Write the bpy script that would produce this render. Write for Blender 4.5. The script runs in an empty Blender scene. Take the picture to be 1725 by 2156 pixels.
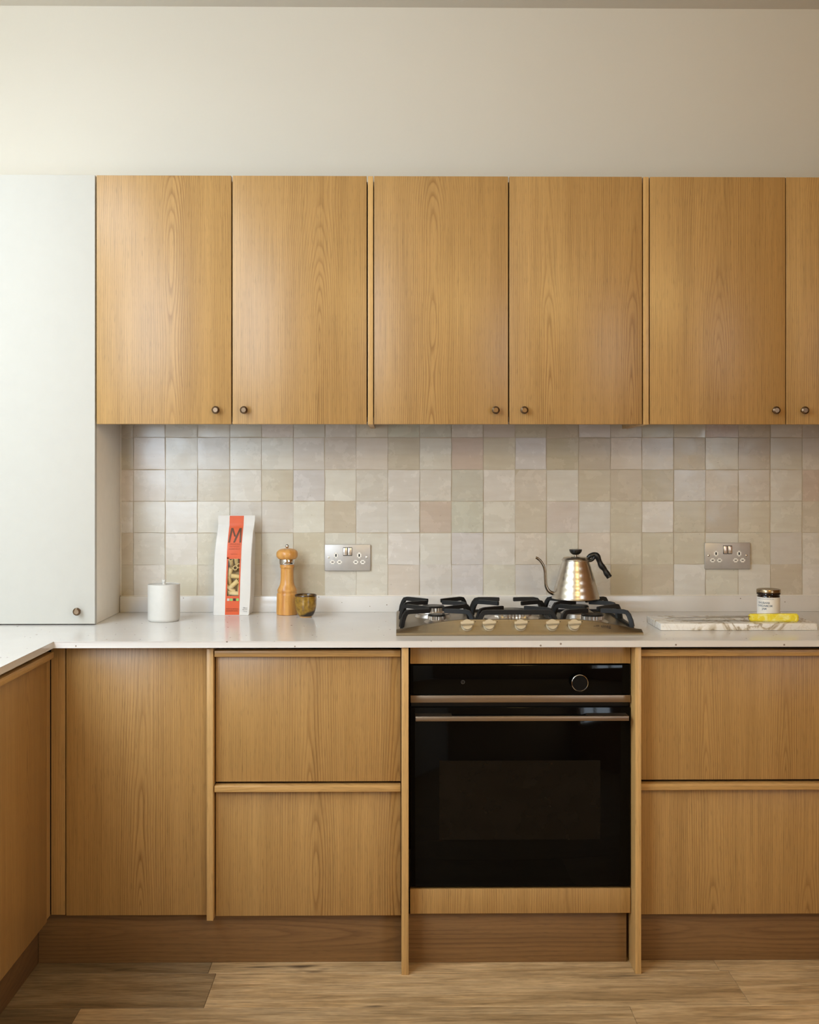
import bpy, bmesh, math, random
from mathutils import Vector, Matrix
random.seed(7)
PI = math.pi
scene = bpy.context.scene
COL = scene.collection

# ------------------------------------------------------------------ camera
cam_d = bpy.data.cameras.new('camera')
cam_d.sensor_fit = 'HORIZONTAL'; cam_d.sensor_width = 36.0
cam_d.lens = 36.0 * 2330.0 / 1725.0
cam_d.shift_y = -78.0 / 1725.0
cam_d.clip_start = 0.05
cam = bpy.data.objects.new('camera', cam_d); COL.objects.link(cam)
cam.location = (0.0, -3.5736, 1.338)
cam.rotation_euler = (PI / 2, 0.0, math.radians(-0.6024))
scene.camera = cam

# ------------------------------------------------------------------ light: overcast daylight through the window in the left wall
SKY_STRENGTH = 11.3
world = bpy.data.worlds.new('overcast_sky'); scene.world = world
world.use_nodes = True
bg = world.node_tree.nodes['Background']
bg.inputs[0].default_value = (0.745, 0.87, 1.0, 1.0); bg.inputs[1].default_value = SKY_STRENGTH
# the room is L-shaped: left of NOOK_X it ends at the return wall y = NOOK_Y, whose window lights the kitchen
ROOM_X0, ROOM_X1, ROOM_Y0, CEIL = -2.45, 2.1, -5.4, 2.856
NOOK_X, NOOK_Y = -0.84, -2.80
ROOF = (-2.40, -1.34, -2.70, -1.20)      # rooflight over the left run: x0, x1, y0, y1
WINR = (-4.95, -3.45, 0.95, 2.30)         # window opening in the right wall: y0, y1, z0, z1
WIN = (-2.18, -0.98, 1.10, 2.76)          # window opening in the return wall: x0, x1, z0, z1
def portal(name, loc, rot, sx, sy):
    d = bpy.data.lights.new(name, 'AREA'); d.shape = 'RECTANGLE'; d.size = sx; d.size_y = sy
    d.cycles.is_portal = True
    o = bpy.data.objects.new(name, d); COL.objects.link(o); o.location = loc; o.rotation_euler = rot
portal('window_portal', ((WIN[0] + WIN[1]) / 2, NOOK_Y - 0.13, (WIN[2] + WIN[3]) / 2), (PI / 2, 0, 0), WIN[1] - WIN[0], WIN[3] - WIN[2])
portal('rooflight_portal', ((ROOF[0] + ROOF[1]) / 2, (ROOF[2] + ROOF[3]) / 2, CEIL + 0.13), (0, 0, 0), ROOF[1] - ROOF[0], ROOF[3] - ROOF[2])
portal('side_portal', (ROOM_X1 + 0.13, (WINR[0] + WINR[1]) / 2, (WINR[2] + WINR[3]) / 2), (0, PI / 2, 0), WINR[3] - WINR[2], WINR[1] - WINR[0])
vs = scene.view_settings
scene.display_settings.display_device = 'sRGB'
vs.view_transform = 'Standard'; vs.look = 'None'; vs.gamma = 1.0; vs.use_curve_mapping = False
vs.exposure = 0.28

# ------------------------------------------------------------------ helpers
def lin(r, g, b):
    def c(v):
        v /= 255.0
        return v / 12.92 if v <= 0.04045 else ((v + 0.055) / 1.055) ** 2.4
    return (c(r), c(g), c(b), 1.0)

class NT:
    """small helper around a material's node tree"""
    def __init__(s, name):
        s.m = bpy.data.materials.new(name); s.m.use_nodes = True
        s.t = s.m.node_tree; s.n = s.t.nodes; s.b = s.n['Principled BSDF']
    def add(s, kind, **kw):
        n = s.n.new(kind)
        for k, v in kw.items(): setattr(n, k, v)
        return n
    def link(s, a, b): s.t.links.new(a, b)
    def inp(s, sock, v):
        if hasattr(v, 'is_output'): s.link(v, sock)
        else: sock.default_value = v
    def math(s, op, a, b=0.0, c=0.0, clamp=False):
        n = s.add('ShaderNodeMath', operation=op, use_clamp=clamp)
        s.inp(n.inputs[0], a); s.inp(n.inputs[1], b); s.inp(n.inputs[2], c)
        return n.outputs[0]
    def xyz(s, x, y, z):
        n = s.add('ShaderNodeCombineXYZ')
        for i, v in enumerate((x, y, z)): s.inp(n.inputs[i], v)
        return n.outputs[0]
    def coords(s):
        t = s.add('ShaderNodeTexCoord'); p = s.add('ShaderNodeSeparateXYZ'); s.link(t.outputs['Object'], p.inputs[0])
        return t.outputs['Object'], p.outputs[0], p.outputs[1], p.outputs[2]
    def noise(s, vec, scale=5.0, detail=2.0, rough=0.5, dist=0.0):
        n = s.add('ShaderNodeTexNoise'); s.inp(n.inputs['Vector'], vec)
        n.inputs['Scale'].default_value = scale; n.inputs['Detail'].default_value = detail
        n.inputs['Roughness'].default_value = rough; n.inputs['Distortion'].default_value = dist
        return n.outputs['Fac']
    def ramp(s, fac, stops, interp='LINEAR'):
        n = s.add('ShaderNodeValToRGB'); cr = n.color_ramp; cr.interpolation = interp
        while len(cr.elements) < len(stops): cr.elements.new(0.5)
        for e, (p, c) in zip(cr.elements, stops):
            e.position = p; e.color = c if hasattr(c, '__len__') else (c, c, c, 1)
        s.inp(n.inputs[0], fac); return n.outputs[0]
    def mix(s, fac, a, b, mode='MIX'):
        n = s.add('ShaderNodeMix', data_type='RGBA', blend_type=mode, clamp_factor=True)
        s.inp(n.inputs[0], fac); s.inp(n.inputs[6], a); s.inp(n.inputs[7], b)
        return n.outputs[2]
    def prop(s, name):
        n = s.add('ShaderNodeAttribute', attribute_type='OBJECT', attribute_name=name)
        return n.outputs['Fac']
    def rnd(s): return s.add('ShaderNodeObjectInfo').outputs['Random']
    def bump(s, h, strength=0.2, dist=0.001):
        n = s.add('ShaderNodeBump'); n.inputs['Strength'].default_value = strength; n.inputs['Distance'].default_value = dist
        s.link(h, n.inputs['Height']); s.link(n.outputs[0], s.b.inputs['Normal'])
    def set(s, color=None, rough=None, metal=None, spec=None, **kw):
        if color is not None: s.inp(s.b.inputs['Base Color'], color)
        if rough is not None: s.inp(s.b.inputs['Roughness'], rough)
        if metal is not None: s.inp(s.b.inputs['Metallic'], metal)
        if spec is not None: s.b.inputs['Specular IOR Level'].default_value = spec
        for k, v in kw.items(): s.inp(s.b.inputs[k], v)
        return s.m

M = {}
def simple(name, rgb, rough=0.5, metal=0.0, spec=0.5, var=0.06, scale=30.0, bump=0.0, **kw):
    t = NT(name); o, x, y, z = t.coords(); n = t.noise(o, scale, 3.0)
    c = lin(*rgb); d = tuple(v * (1 - var) for v in c[:3]) + (1,); e = tuple(min(1, v * (1 + var)) for v in c[:3]) + (1,)
    if bump: t.bump(n, bump)
    M[name] = t.set(t.ramp(n, [(0.3, d), (0.7, e)]), rough, metal, spec, **kw)
    return M[name]

def oak(name, light, dark, vertical=True, spacing=0.0058, contrast=0.85, rough=0.36):
    t = NT(name); o, x, y, z = t.coords()
    xy = t.math('ADD', x, y)
    across, along = (xy, z) if vertical else (z, xy)
    seed = t.math('MULTIPLY', t.rnd(), 37.0)
    gx = t.prop('grain_x'); gm = t.prop('grain_mirror')
    u = t.math('SUBTRACT', across, gx)
    um = t.math('SUBTRACT', t.math('ABSOLUTE', u), gm)
    u = t.add('ShaderNodeMix', data_type='FLOAT')
    t.link(t.math('GREATER_THAN', gm, 0.001), u.inputs[0]); t.link(t.math('SUBTRACT', across, gx), u.inputs[2]); t.link(um, u.inputs[3])
    u = u.outputs[0]
    wob = t.noise(t.xyz(t.math('MULTIPLY', u, 4.0), t.math('MULTIPLY', along, 0.8), seed), 1.0, 1.0)
    wob2 = t.noise(t.xyz(t.math('MULTIPLY', u, 40.0), t.math('MULTIPLY', along, 2.2), seed), 1.0, 2.0)
    uu = t.math('ADD', u, t.math('MULTIPLY', t.math('SUBTRACT', wob, 0.5), 0.045))
    core = t.noise(t.xyz(seed, t.math('MULTIPLY', along, 1.5), 3.0), 1.0, 1.5)
    d = t.math('ADD', t.math('MULTIPLY', along, 0.045), t.math('MULTIPLY', t.math('SUBTRACT', core, 0.36), 0.10))
    r = t.math('SQRT', t.math('ADD', t.math('MULTIPLY', uu, uu), t.math('MULTIPLY', d, d)))
    rr = t.math('ADD', t.math('DIVIDE', r, spacing), t.math('MULTIPLY', wob2, 1.1))
    fr = t.math('FRACT', rr)
    line = t.ramp(fr, [(0.0, 1.0), (0.12, 0.8), (0.38, 0.15), (0.80, 0.0), (0.94, 0.35), (1.0, 1.0)])
    patch = t.ramp(t.noise(t.xyz(t.math('MULTIPLY', u, 14.0), t.math('MULTIPLY', along, 1.2), seed), 1.0, 3.0), [(0.3, 0.15), (0.7, 1.0)])
    near = t.math('MULTIPLY_ADD', t.math('SUBTRACT', 1.0, t.math('MULTIPLY', t.math('ABSOLUTE', u), 6.0), clamp=True), 0.55, 0.40)
    linef = t.math('MULTIPLY', t.math('MULTIPLY', line, patch), t.math('MULTIPLY', near, contrast))
    fib = t.noise(t.xyz(t.math('MULTIPLY', across, 260.0), t.math('MULTIPLY', along, 4.0), seed), 1.0, 3.0, 0.65)
    fibc = t.ramp(fib, [(0.28, 0.80), (0.52, 1.0), (0.75, 1.07)])
    band = t.noise(t.xyz(t.math('MULTIPLY', across, 22.0), t.math('MULTIPLY', along, 0.5), seed), 1.0, 2.0)
    bandc = t.ramp(band, [(0.3, (0.90, 0.875, 0.84, 1)), (0.7, (1.05, 1.05, 1.05, 1))])
    pores = t.noise(t.xyz(t.math('MULTIPLY', across, 700.0), t.math('MULTIPLY', along, 26.0), seed), 1.0, 1.0)
    porec = t.ramp(pores, [(0.30, 0.78), (0.40, 1.0)])
    c = t.mix(linef, lin(*light), lin(*dark))
    c = t.mix(1.0, c, fibc, 'MULTIPLY'); c = t.mix(1.0, c, bandc, 'MULTIPLY'); c = t.mix(1.0, c, porec, 'MULTIPLY')
    t.bump(fib, 0.06, 0.0006)
    M[name] = t.set(c, rough, spec=0.5)

oak('oak_vertical', (176, 138, 83), (122, 82, 39))
oak('oak_horizontal', (196, 156, 97), (150, 106, 54), vertical=False, contrast=0.4)
oak('oak_edge', (198, 159, 101), (154, 110, 58), contrast=0.35)
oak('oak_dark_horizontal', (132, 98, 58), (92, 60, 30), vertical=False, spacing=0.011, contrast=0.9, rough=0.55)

def floor_mat():
    t = NT('floor_oak'); o, x, y, z = t.coords()
    seed = t.math('MULTIPLY', t.rnd(), 53.0)
    g1 = t.noise(t.xyz(t.math('MULTIPLY', x, 2.0), t.math('MULTIPLY', y, 26.0), seed), 1.0, 5.0, 0.65, 1.2)
    g2 = t.noise(t.xyz(t.math('MULTIPLY', x, 14.0), t.math('MULTIPLY', y, 210.0), seed), 1.0, 3.0, 0.7)
    g3 = t.noise(t.xyz(t.math('MULTIPLY', x, 5.0), t.math('MULTIPLY', y, 9.0), seed), 1.0, 3.0, 0.6)
    c = t.ramp(g1, [(0.25, lin(150, 121, 83)), (0.45, lin(190, 158, 114)), (0.6, lin(210, 180, 137)), (0.8, lin(180, 150, 110))])
    c = t.mix(1.0, c, t.ramp(g2, [(0.3, 0.58), (0.55, 1.0), (0.8, 1.2)]), 'MULTIPLY')
    c = t.mix(1.0, c, t.ramp(g3, [(0.3, 0.80), (0.7, 1.12)]), 'MULTIPLY')
    kn = t.noise(t.xyz(t.math('MULTIPLY', x, 3.2), t.math('MULTIPLY', y, 13.0), t.math('ADD', seed, 9.0)), 1.0, 2.0, 0.5, 0.6)
    c = t.mix(t.ramp(kn, [(0.70, 0.0), (0.78, 0.85)]), c, lin(48, 32, 22))
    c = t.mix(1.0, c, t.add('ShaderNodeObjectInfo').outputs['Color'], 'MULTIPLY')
    t.bump(g2, 0.25, 0.001)
    M['floor_oak'] = t.set(c, t.ramp(g2, [(0.2, 0.62), (0.8, 0.46)]), spec=0.4)
floor_mat()

def plaster(name, rgb):
    t = NT(name); o, x, y, z = t.coords()
    n = t.noise(o, 1.3, 3.0); f = t.noise(o, 260.0, 2.0)
    c = lin(*rgb)
    t.bump(f, 0.05, 0.0008)
    M[name] = t.set(t.ramp(n, [(0.3, tuple(v * 0.975 for v in c[:3]) + (1,)), (0.7, c)]), 0.85, spec=0.2)
plaster('plaster', (212, 206, 193))
plaster('ceiling_paint', (218, 212, 200))
plaster('rear_paint', (176, 146, 108))
plaster('room_paint', (160, 118, 74))

def zellige():
    t = NT('zellige'); o, x, y, z = t.coords()
    oi = t.add('ShaderNodeObjectInfo'); seed = t.math('MULTIPLY', oi.outputs['Random'], 91.0)
    v = t.add('ShaderNodeVectorMath', operation='ADD'); t.link(o, v.inputs[0]); t.link(t.xyz(seed, seed, seed), v.inputs[1]); vec = v.outputs[0]
    n1 = t.noise(vec, 14.0, 4.0, 0.6); n2 = t.noise(vec, 60.0, 3.0)
    st = t.noise(t.xyz(t.math('ADD', t.math('MULTIPLY', x, 9.0), seed), t.math('MULTIPLY', z, 55.0), seed), 1.0, 3.0)
    c = t.mix(1.0, oi.outputs['Color'], t.ramp(n1, [(0.3, (0.96, 0.955, 0.945, 1)), (0.7, (1.025, 1.025, 1.025, 1))]), 'MULTIPLY')
    c = t.mix(0.55, c, t.mix(1.0, c, t.ramp(st, [(0.3, (0.93, 0.90, 0.87, 1)), (0.65, (1.03, 1.03, 1.03, 1))]), 'MULTIPLY'))
    sp = t.noise(vec, 210.0, 1.0)
    c = t.mix(t.ramp(sp, [(0.79, 0.0), (0.83, 0.75)]), c, lin(92, 72, 52))
    h = t.math('ADD', t.math('MULTIPLY', n1, 1.0), t.math('MULTIPLY', n2, 0.22))
    t.bump(h, 0.32, 0.0020)
    M['zellige'] = t.set(c, t.ramp(n1, [(0.3, 0.16), (0.7, 0.34)]), spec=0.5)
zellige()
simple('grout', (190, 177, 156), 0.9, var=0.05, spec=0.1)
simple('sealant', (226, 217, 203), 0.6, var=0.03)

def quartz():
    t = NT('worktop_quartz'); o, x, y, z = t.coords()
    n = t.noise(o, 5.0, 3.0)
    c = t.ramp(n, [(0.3, lin(213, 208, 201)), (0.7, lin(219, 214, 208))])
    vo = t.add('ShaderNodeTexVoronoi'); vo.inputs['Scale'].default_value = 55.0; t.link(o, vo.inputs['Vector'])
    wh = t.add('ShaderNodeSeparateColor'); t.link(vo.outputs['Color'], wh.inputs[0])
    mask = t.noise(o, 7.0, 2.0)
    pick = t.math('GREATER_THAN', t.math('ADD', wh.outputs[0], t.math('MULTIPLY', t.math('SUBTRACT', mask, 0.5), 0.5)), 0.76)
    dot = t.math('LESS_THAN', vo.outputs['Distance'], t.math('MULTIPLY_ADD', wh.outputs[1], 0.13, 0.04))
    c = t.mix(t.math('MULTIPLY', t.math('MULTIPLY', pick, dot), 0.8), c, lin(112, 92, 70))
    M['worktop_quartz'] = t.set(c, 0.18, spec=0.5)
quartz()

def marble():
    t = NT('marble'); o, x, y, z = t.coords()
    w = t.noise(o, 6.0, 4.0, 0.6, 1.5); v = t.math('ABSOLUTE', t.math('SUBTRACT', w, 0.5))
    w2 = t.noise(o, 16.0, 4.0, 0.6, 2.0); v2 = t.math('ABSOLUTE', t.math('SUBTRACT', w2, 0.5))
    c = t.ramp(v, [(0.0, lin(164, 148, 124)), (0.015, lin(204, 192, 172)), (0.045, lin(232, 227, 219)), (1, lin(236, 232, 226))])
    c = t.mix(0.45, c, t.mix(1.0, c, t.ramp(v2, [(0.0, (0.72, 0.66, 0.58, 1)), (0.03, (1, 1, 1, 1))]), 'MULTIPLY'))
    M['marble'] = t.set(c, 0.25)
marble()

def steel(name, rgb, rough, axis):
    t = NT(name); o, x, y, z = t.coords()
    s = [6.0, 6.0, 6.0]; s[axis] = 0.0
    k = {0: (4.0, 500.0, 500.0), 2: (500.0, 500.0, 4.0), 1: (500.0, 4.0, 500.0)}[axis]
    n = t.noise(t.xyz(t.math('MULTIPLY', x, k[0]), t.math('MULTIPLY', y, k[1]), t.math('MULTIPLY', z, k[2])), 1.0, 2.0)
    c = lin(*rgb)
    M[name] = t.set(t.ramp(n, [(0.3, tuple(v * 0.88 for v in c[:3]) + (1,)), (0.7, c)]), t.ramp(n, [(0.3, rough), (0.7, rough + 0.08)]), 1.0)
steel('brushed_steel', (154, 142, 120), 0.33, 0)
simple('kettle_steel', (200, 192, 180), 0.28, 1.0, var=0.04, scale=40)
simple('plate_steel', (188, 183, 177), 0.42, 0.45, var=0.03, scale=60)
steel('oven_steel', (150, 134, 116), 0.34, 0)
steel('burner_aluminium', (214, 206, 196), 0.30, 1)
simple('knob_satin', (190, 178, 154), 0.42, 0.5, var=0.03)
simple('spout_steel', (150, 138, 122), 0.18, 1.0, var=0.05)
simple('chrome', (225, 222, 218), 0.06, 1.0, var=0.01)
simple('aged_bronze', (118, 98, 78), 0.30, 1.0, var=0.12, scale=120)
simple('cast_iron', (13, 13, 13), 0.5, var=0.2, scale=200, bump=0.15)
simple('burner_cap', (22, 20, 19), 0.38, var=0.2, scale=120)
simple('black_plastic', (20, 20, 20), 0.34, var=0.1)
simple('black_void', (14, 11, 9), 0.9, var=0.05, spec=0.05)
simple('oven_glass', (5, 5, 5), 0.05, var=0.05, spec=0.12)
simple('oven_window', (15, 12, 9), 0.06, var=0.25, scale=14, spec=0.14)
simple('oven_black', (9, 9, 9), 0.35, var=0.1, spec=0.3)
simple('dial_black', (10, 9, 8), 0.45, var=0.1, spec=0.15)
simple('icon_grey', (96, 92, 86), 0.5)
simple('print_dark', (52, 40, 30), 0.6)
simple('white_lacquer', (189, 186, 177), 0.6, var=0.01, spec=0.2)
simple('carcass_dark', (54, 38, 26), 0.7, var=0.05)
simple('carcass_white_lifted', (236, 228, 214), 0.55, var=0.02)  # same white as the door, lightened in colour to offset shade on its side
simple('ceramic_white', (200, 196, 188), 0.48, var=0.02, scale=60)
simple('socket_white', (236, 231, 220), 0.4, var=0.02)
simple('paper_white', (214, 210, 203), 0.62, var=0.025, scale=24, bump=0.12)
simple('print_orange', (208, 86, 40), 0.5, var=0.03)
simple('print_brown', (92, 54, 26), 0.55)
simple('print_brown_soft', (168, 76, 38), 0.55)
simple('print_grey', (120, 114, 108), 0.6)
simple('print_pale', (196, 186, 172), 0.6)
simple('print_green', (132, 190, 98), 0.55)
simple('print_black', (58, 44, 34), 0.55)
simple('pasta', (214, 186, 124), 0.55, var=0.08, scale=80)
simple('jam_glass', (30, 16, 10), 0.06, var=0.2)
simple('label_white', (238, 234, 228), 0.6, var=0.01)
simple('label_ink', (118, 128, 138), 0.6)
simple('jar_gold', (158, 140, 112), 0.26, 1.0, var=0.08)
simple('knife_blade', (150, 140, 128), 0.2, 1.0, var=0.08)
simple('window_paint', (235, 232, 225), 0.5)

def mill_wood():
    t = NT('mill_wood'); o, x, y, z = t.coords()
    n = t.noise(t.xyz(t.math('MULTIPLY', x, 60.0), t.math('MULTIPLY', y, 60.0), t.math('MULTIPLY', z, 7.0)), 1.0, 3.0, 0.6)
    c = t.ramp(n, [(0.25, lin(168, 106, 46)), (0.5, lin(204, 146, 74)), (0.75, lin(220, 168, 98))])
    sp = t.noise(o, 240.0, 1.0)
    c = t.mix(t.ramp(sp, [(0.70, 0.0), (0.78, 0.6)]), c, lin(140, 82, 36))
    M['mill_wood'] = t.set(c, 0.28)
mill_wood()
def cup_glaze():
    t = NT('cup_glaze'); o, x, y, z = t.coords()
    n = t.noise(o, 90.0, 3.0); big = t.noise(o, 22.0, 2.0)
    c = t.ramp(n, [(0.3, lin(112, 80, 24)), (0.6, lin(152, 116, 40)), (0.8, lin(176, 142, 66))])
    # dark dip of the second glaze, on the side away from the mill, near the foot
    m = t.math('ADD', t.math('SUBTRACT', t.math('MULTIPLY', x, 16.0), t.math('MULTIPLY', t.math('SUBTRACT', z, 0.020), 42.0)), t.math('MULTIPLY', t.math('SUBTRACT', big, 0.5), 0.9))
    c = t.mix(t.ramp(m, [(0.25, 0.0), (0.55, 0.95)]), c, lin(40, 34, 28))
    M['cup_glaze'] = t.set(c, 0.16)
cup_glaze()
simple('cup_rim', (66, 44, 22), 0.2, var=0.15)
simple('cup_foot', (196, 150, 92), 0.7)
def resin():
    t = NT('yellow_resin'); o, x, y, z = t.coords()
    n = t.noise(o, 34.0, 3.0, 0.6, 1.5)
    M['yellow_resin'] = t.set(t.ramp(n, [(0.25, lin(216, 190, 24)), (0.5, lin(232, 212, 52)), (0.66, lin(240, 232, 150)), (0.8, lin(226, 204, 40))]), 0.4)
resin()
def film():
    t = NT('clear_film'); tr = t.add('ShaderNodeBsdfTransparent'); gl = t.add('ShaderNodeBsdfGlossy')
    gl.inputs['Roughness'].default_value = 0.12
    mx = t.add('ShaderNodeMixShader'); mx.inputs[0].default_value = 0.07
    t.link(tr.outputs[0], mx.inputs[1]); t.link(gl.outputs[0], mx.inputs[2])
    t.link(mx.outputs[0], t.n['Material Output'].inputs[0]); M['clear_film'] = t.m
film()

# ---- mesh helpers
def link(name, me, mat, parent=None, loc=(0, 0, 0), rot=(0, 0, 0), smooth=False):
    o = bpy.data.objects.new(name, me); COL.objects.link(o)
    if mat and not me.materials: me.materials.append(M[mat])
    o.location = loc; o.rotation_euler = rot
    if parent is not None: o.parent = parent
    if smooth:
        for p in me.polygons: p.use_smooth = True
    return o
def mesh_from(bm, name, sharp=None):
    me = bpy.data.meshes.new(name); bmesh.ops.recalc_face_normals(bm, faces=bm.faces[:])
    if sharp is not None:
        for f in bm.faces: f.smooth = True
        for e in bm.edges:
            if len(e.link_faces) == 2 and e.calc_face_angle(0) > sharp: e.smooth = False
    bm.to_mesh(me); bm.free(); return me
def bm_box(bm, x0, x1, y0, y1, z0, z1):
    vs_ = [bm.verts.new((x, y, z)) for x in (x0, x1) for y in (y0, y1) for z in (z0, z1)]
    for f in ((0, 1, 3, 2), (4, 6, 7, 5), (0, 4, 5, 1), (2, 3, 7, 6), (0, 2, 6, 4), (1, 5, 7, 3)):
        bm.faces.new([vs_[i] for i in f])
    return vs_
def box(name, ext, mat, parent=None, bevel=0.0, seg=2, org=(0, 0, 0), **props):
    """box given by world extents; its origin sits at its centre (parents that are Empties at `org`)"""
    x0, x1, y0, y1, z0, z1 = ext
    c = Vector(((x0 + x1) / 2, (y0 + y1) / 2, (z0 + z1) / 2)); h = ((x1 - x0) / 2, (y1 - y0) / 2, (z1 - z0) / 2)
    bm = bmesh.new(); bm_box(bm, -h[0], h[0], -h[1], h[1], -h[2], h[2])
    if bevel: bmesh.ops.bevel(bm, geom=bm.edges[:], offset=bevel, segments=seg, affect='EDGES', profile=0.5)
    me = mesh_from(bm, name, 0.9 if bevel else None)
    o = link(name, me, mat, parent)
    p = parent; base = Vector((0, 0, 0))
    while p is not None: base += Vector(p.location); p = p.parent
    o.location = c - base
    for k, v in props.items(): o[k] = v
    return o
def lathe_mesh(name, prof, n=40, close=False):
    bm = bmesh.new(); rings = []
    for r, z in prof:
        if r < 1e-6: rings.append([bm.verts.new((0, 0, z))])
        else: rings.append([bm.verts.new((r * math.cos(2 * PI * i / n), r * math.sin(2 * PI * i / n), z)) for i in range(n)])
    for a, b in zip(rings[:-1], rings[1:]):
        for i in range(n):
            j = (i + 1) % n
            if len(a) == 1 and len(b) == 1: continue
            if len(a) == 1: bm.faces.new((a[0], b[i], b[j]))
            elif len(b) == 1: bm.faces.new((a[i], b[0], a[j]))
            else: bm.faces.new((a[i], b[i], b[j], a[j]))
    if len(rings[0]) > 1: bm.faces.new(rings[0])
    if len(rings[-1]) > 1: bm.faces.new(rings[-1])
    return mesh_from(bm, name, 0.6)
def lathe(name, prof, mat, parent=None, loc=(0, 0, 0), n=40, rot=(0, 0, 0)):
    return link(name, lathe_mesh(name, prof, n), mat, parent, loc, rot)
def spline(pts, k=8):
    """Catmull-Rom through the points (tuples of any length)"""
    out = []
    P = [pts[0]] + list(pts) + [pts[-1]]
    for i in range(1, len(P) - 2):
        for s in range(k):
            t = s / k; a, b, c, d = (Vector(q) for q in P[i - 1:i + 3])
            out.append(0.5 * ((2 * b) + (c - a) * t + (2 * a - 5 * b + 4 * c - d) * t * t + (3 * b - a - 3 * c + d) * t ** 3))
    out.append(Vector(pts[-1])); return out
def tube_mesh(name, pts, radii, n=12, caps=True, squash=1.0):
    bm = bmesh.new(); rings = []; up = None
    for i, p in enumerate(pts):
        t = (pts[min(i + 1, len(pts) - 1)] - pts[max(i - 1, 0)]).normalized()
        if up is None: up = Vector((0, 1, 0)) if abs(t.y) < 0.9 else Vector((0, 0, 1))
        s = t.cross(up).normalized(); up = s.cross(t).normalized()
        r = radii[i] if hasattr(radii, '__len__') else radii
        rings.append([bm.verts.new(p + s * (r * math.cos(2 * PI * k / n)) + up * (r * squash * math.sin(2 * PI * k / n))) for k in range(n)])
    for a, b in zip(rings[:-1], rings[1:]):
        for k in range(n): bm.faces.new((a[k], a[(k + 1) % n], b[(k + 1) % n], b[k]))
    if caps: bm.faces.new(rings[0]); bm.faces.new(rings[-1])
    return mesh_from(bm, name, 0.9)
def tag(o, label=None, cat=None, group=None, kind=None):
    if label: o['label'] = label
    if cat: o['category'] = cat
    if group: o['group'] = group
    if kind: o['kind'] = kind
    return o
def thing(name, loc, label, cat, group=None, rz=0.0):
    o = bpy.data.objects.new(name, None); COL.objects.link(o); o.empty_display_size = 0.05
    o.location = loc; o.rotation_euler = (0, 0, rz)
    return tag(o, label, cat, group)
def copy_tree(o, parent=None):
    c = o.copy(); COL.objects.link(c); c.parent = parent
    for ch in [q for q in bpy.data.objects if q.parent == o]: copy_tree(ch, c)
    return c
def text_mesh(txt, size, align='CENTER', bold=0.0, spacing=1.0, line=1.0, res=3):
    cu = bpy.data.curves.new('t', 'FONT'); cu.body = txt; cu.size = size; cu.align_x = align; cu.align_y = 'CENTER'
    cu.offset = bold; cu.space_character = spacing; cu.space_line = line; cu.resolution_u = res
    ob = bpy.data.objects.new('t', cu); COL.objects.link(ob)
    bpy.context.view_layer.update()
    me = bpy.data.meshes.new_from_object(ob.evaluated_get(bpy.context.evaluated_depsgraph_get()))
    bpy.data.objects.remove(ob); bpy.data.curves.remove(cu); me.name = 'lettering'
    return me

# ================================================================== the room
struct = lambda o: tag(o, kind='structure')
WT = 0.895                                             # worktop height
bm = bmesh.new(); bm_box(bm, ROOM_X0, ROOM_X1, 0.020, 0.15, 0.0, CEIL)
wall_back = struct(link('wall_back', mesh_from(bm, 'wall_back'), 'plaster'))
bm = bmesh.new(); bm_box(bm, ROOM_X0 - 0.15, ROOM_X0, NOOK_Y - 0.15, 0.15, 0, CEIL)
struct(link('wall_left', mesh_from(bm, 'wall_left'), 'plaster'))
x0, x1, z0, z1 = WIN
bm = bmesh.new()
for e in ((ROOM_X0 - 0.15, x0, 0, CEIL), (x1, NOOK_X, 0, CEIL), (x0, x1, 0, z0), (x0, x1, z1, CEIL)):
    bm_box(bm, e[0], e[1], NOOK_Y - 0.15, NOOK_Y, e[2], e[3])
bm_box(bm, NOOK_X - 0.15, NOOK_X, ROOM_Y0 - 0.15, NOOK_Y - 0.15, 0, CEIL)
struct(link('wall_return', mesh_from(bm, 'wall_return'), 'plaster'))
bm = bmesh.new()
for e in ((ROOM_Y0, WINR[0], 0, CEIL), (WINR[1], 0.15, 0, CEIL), (WINR[0], WINR[1], 0, WINR[2]), (WINR[0], WINR[1], WINR[3], CEIL)): bm_box(bm, ROOM_X1, ROOM_X1 + 0.15, e[0], e[1], e[2], e[3])
struct(link('wall_right', mesh_from(bm, 'wall_right'), 'room_paint'))
bm = bmesh.new(); bm_box(bm, NOOK_X, ROOM_X1 + 0.15, ROOM_Y0 - 0.15, ROOM_Y0, 0, CEIL)
struct(link('wall_rear', mesh_from(bm, 'wall_rear'), 'rear_paint'))
bm = bmesh.new()
for e in ((ROOM_X0 - 0.15, ROOF[0], NOOK_Y - 0.15, 0.15), (ROOF[0], ROOF[1], NOOK_Y - 0.15, ROOF[2]), (ROOF[0], ROOF[1], ROOF[3], 0.15), (ROOF[1], NOOK_X, NOOK_Y - 0.15, 0.15), (NOOK_X, ROOM_X1 + 0.15, ROOM_Y0 - 0.15, 0.15)): bm_box(bm, e[0], e[1], e[2], e[3], CEIL, CEIL + 0.12)
struct(link('ceiling', mesh_from(bm, 'ceiling'), 'ceiling_paint'))
bm = bmesh.new()
for e in ((ROOM_X0 - 0.15, NOOK_X, NOOK_Y - 0.15, 0.15), (NOOK_X, ROOM_X1 + 0.15, ROOM_Y0 - 0.15, 0.15)): bm_box(bm, e[0], e[1], e[2], e[3], -0.12, -0.012)
floor = struct(link('floor', mesh_from(bm, 'floor'), 'black_void'))
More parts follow.
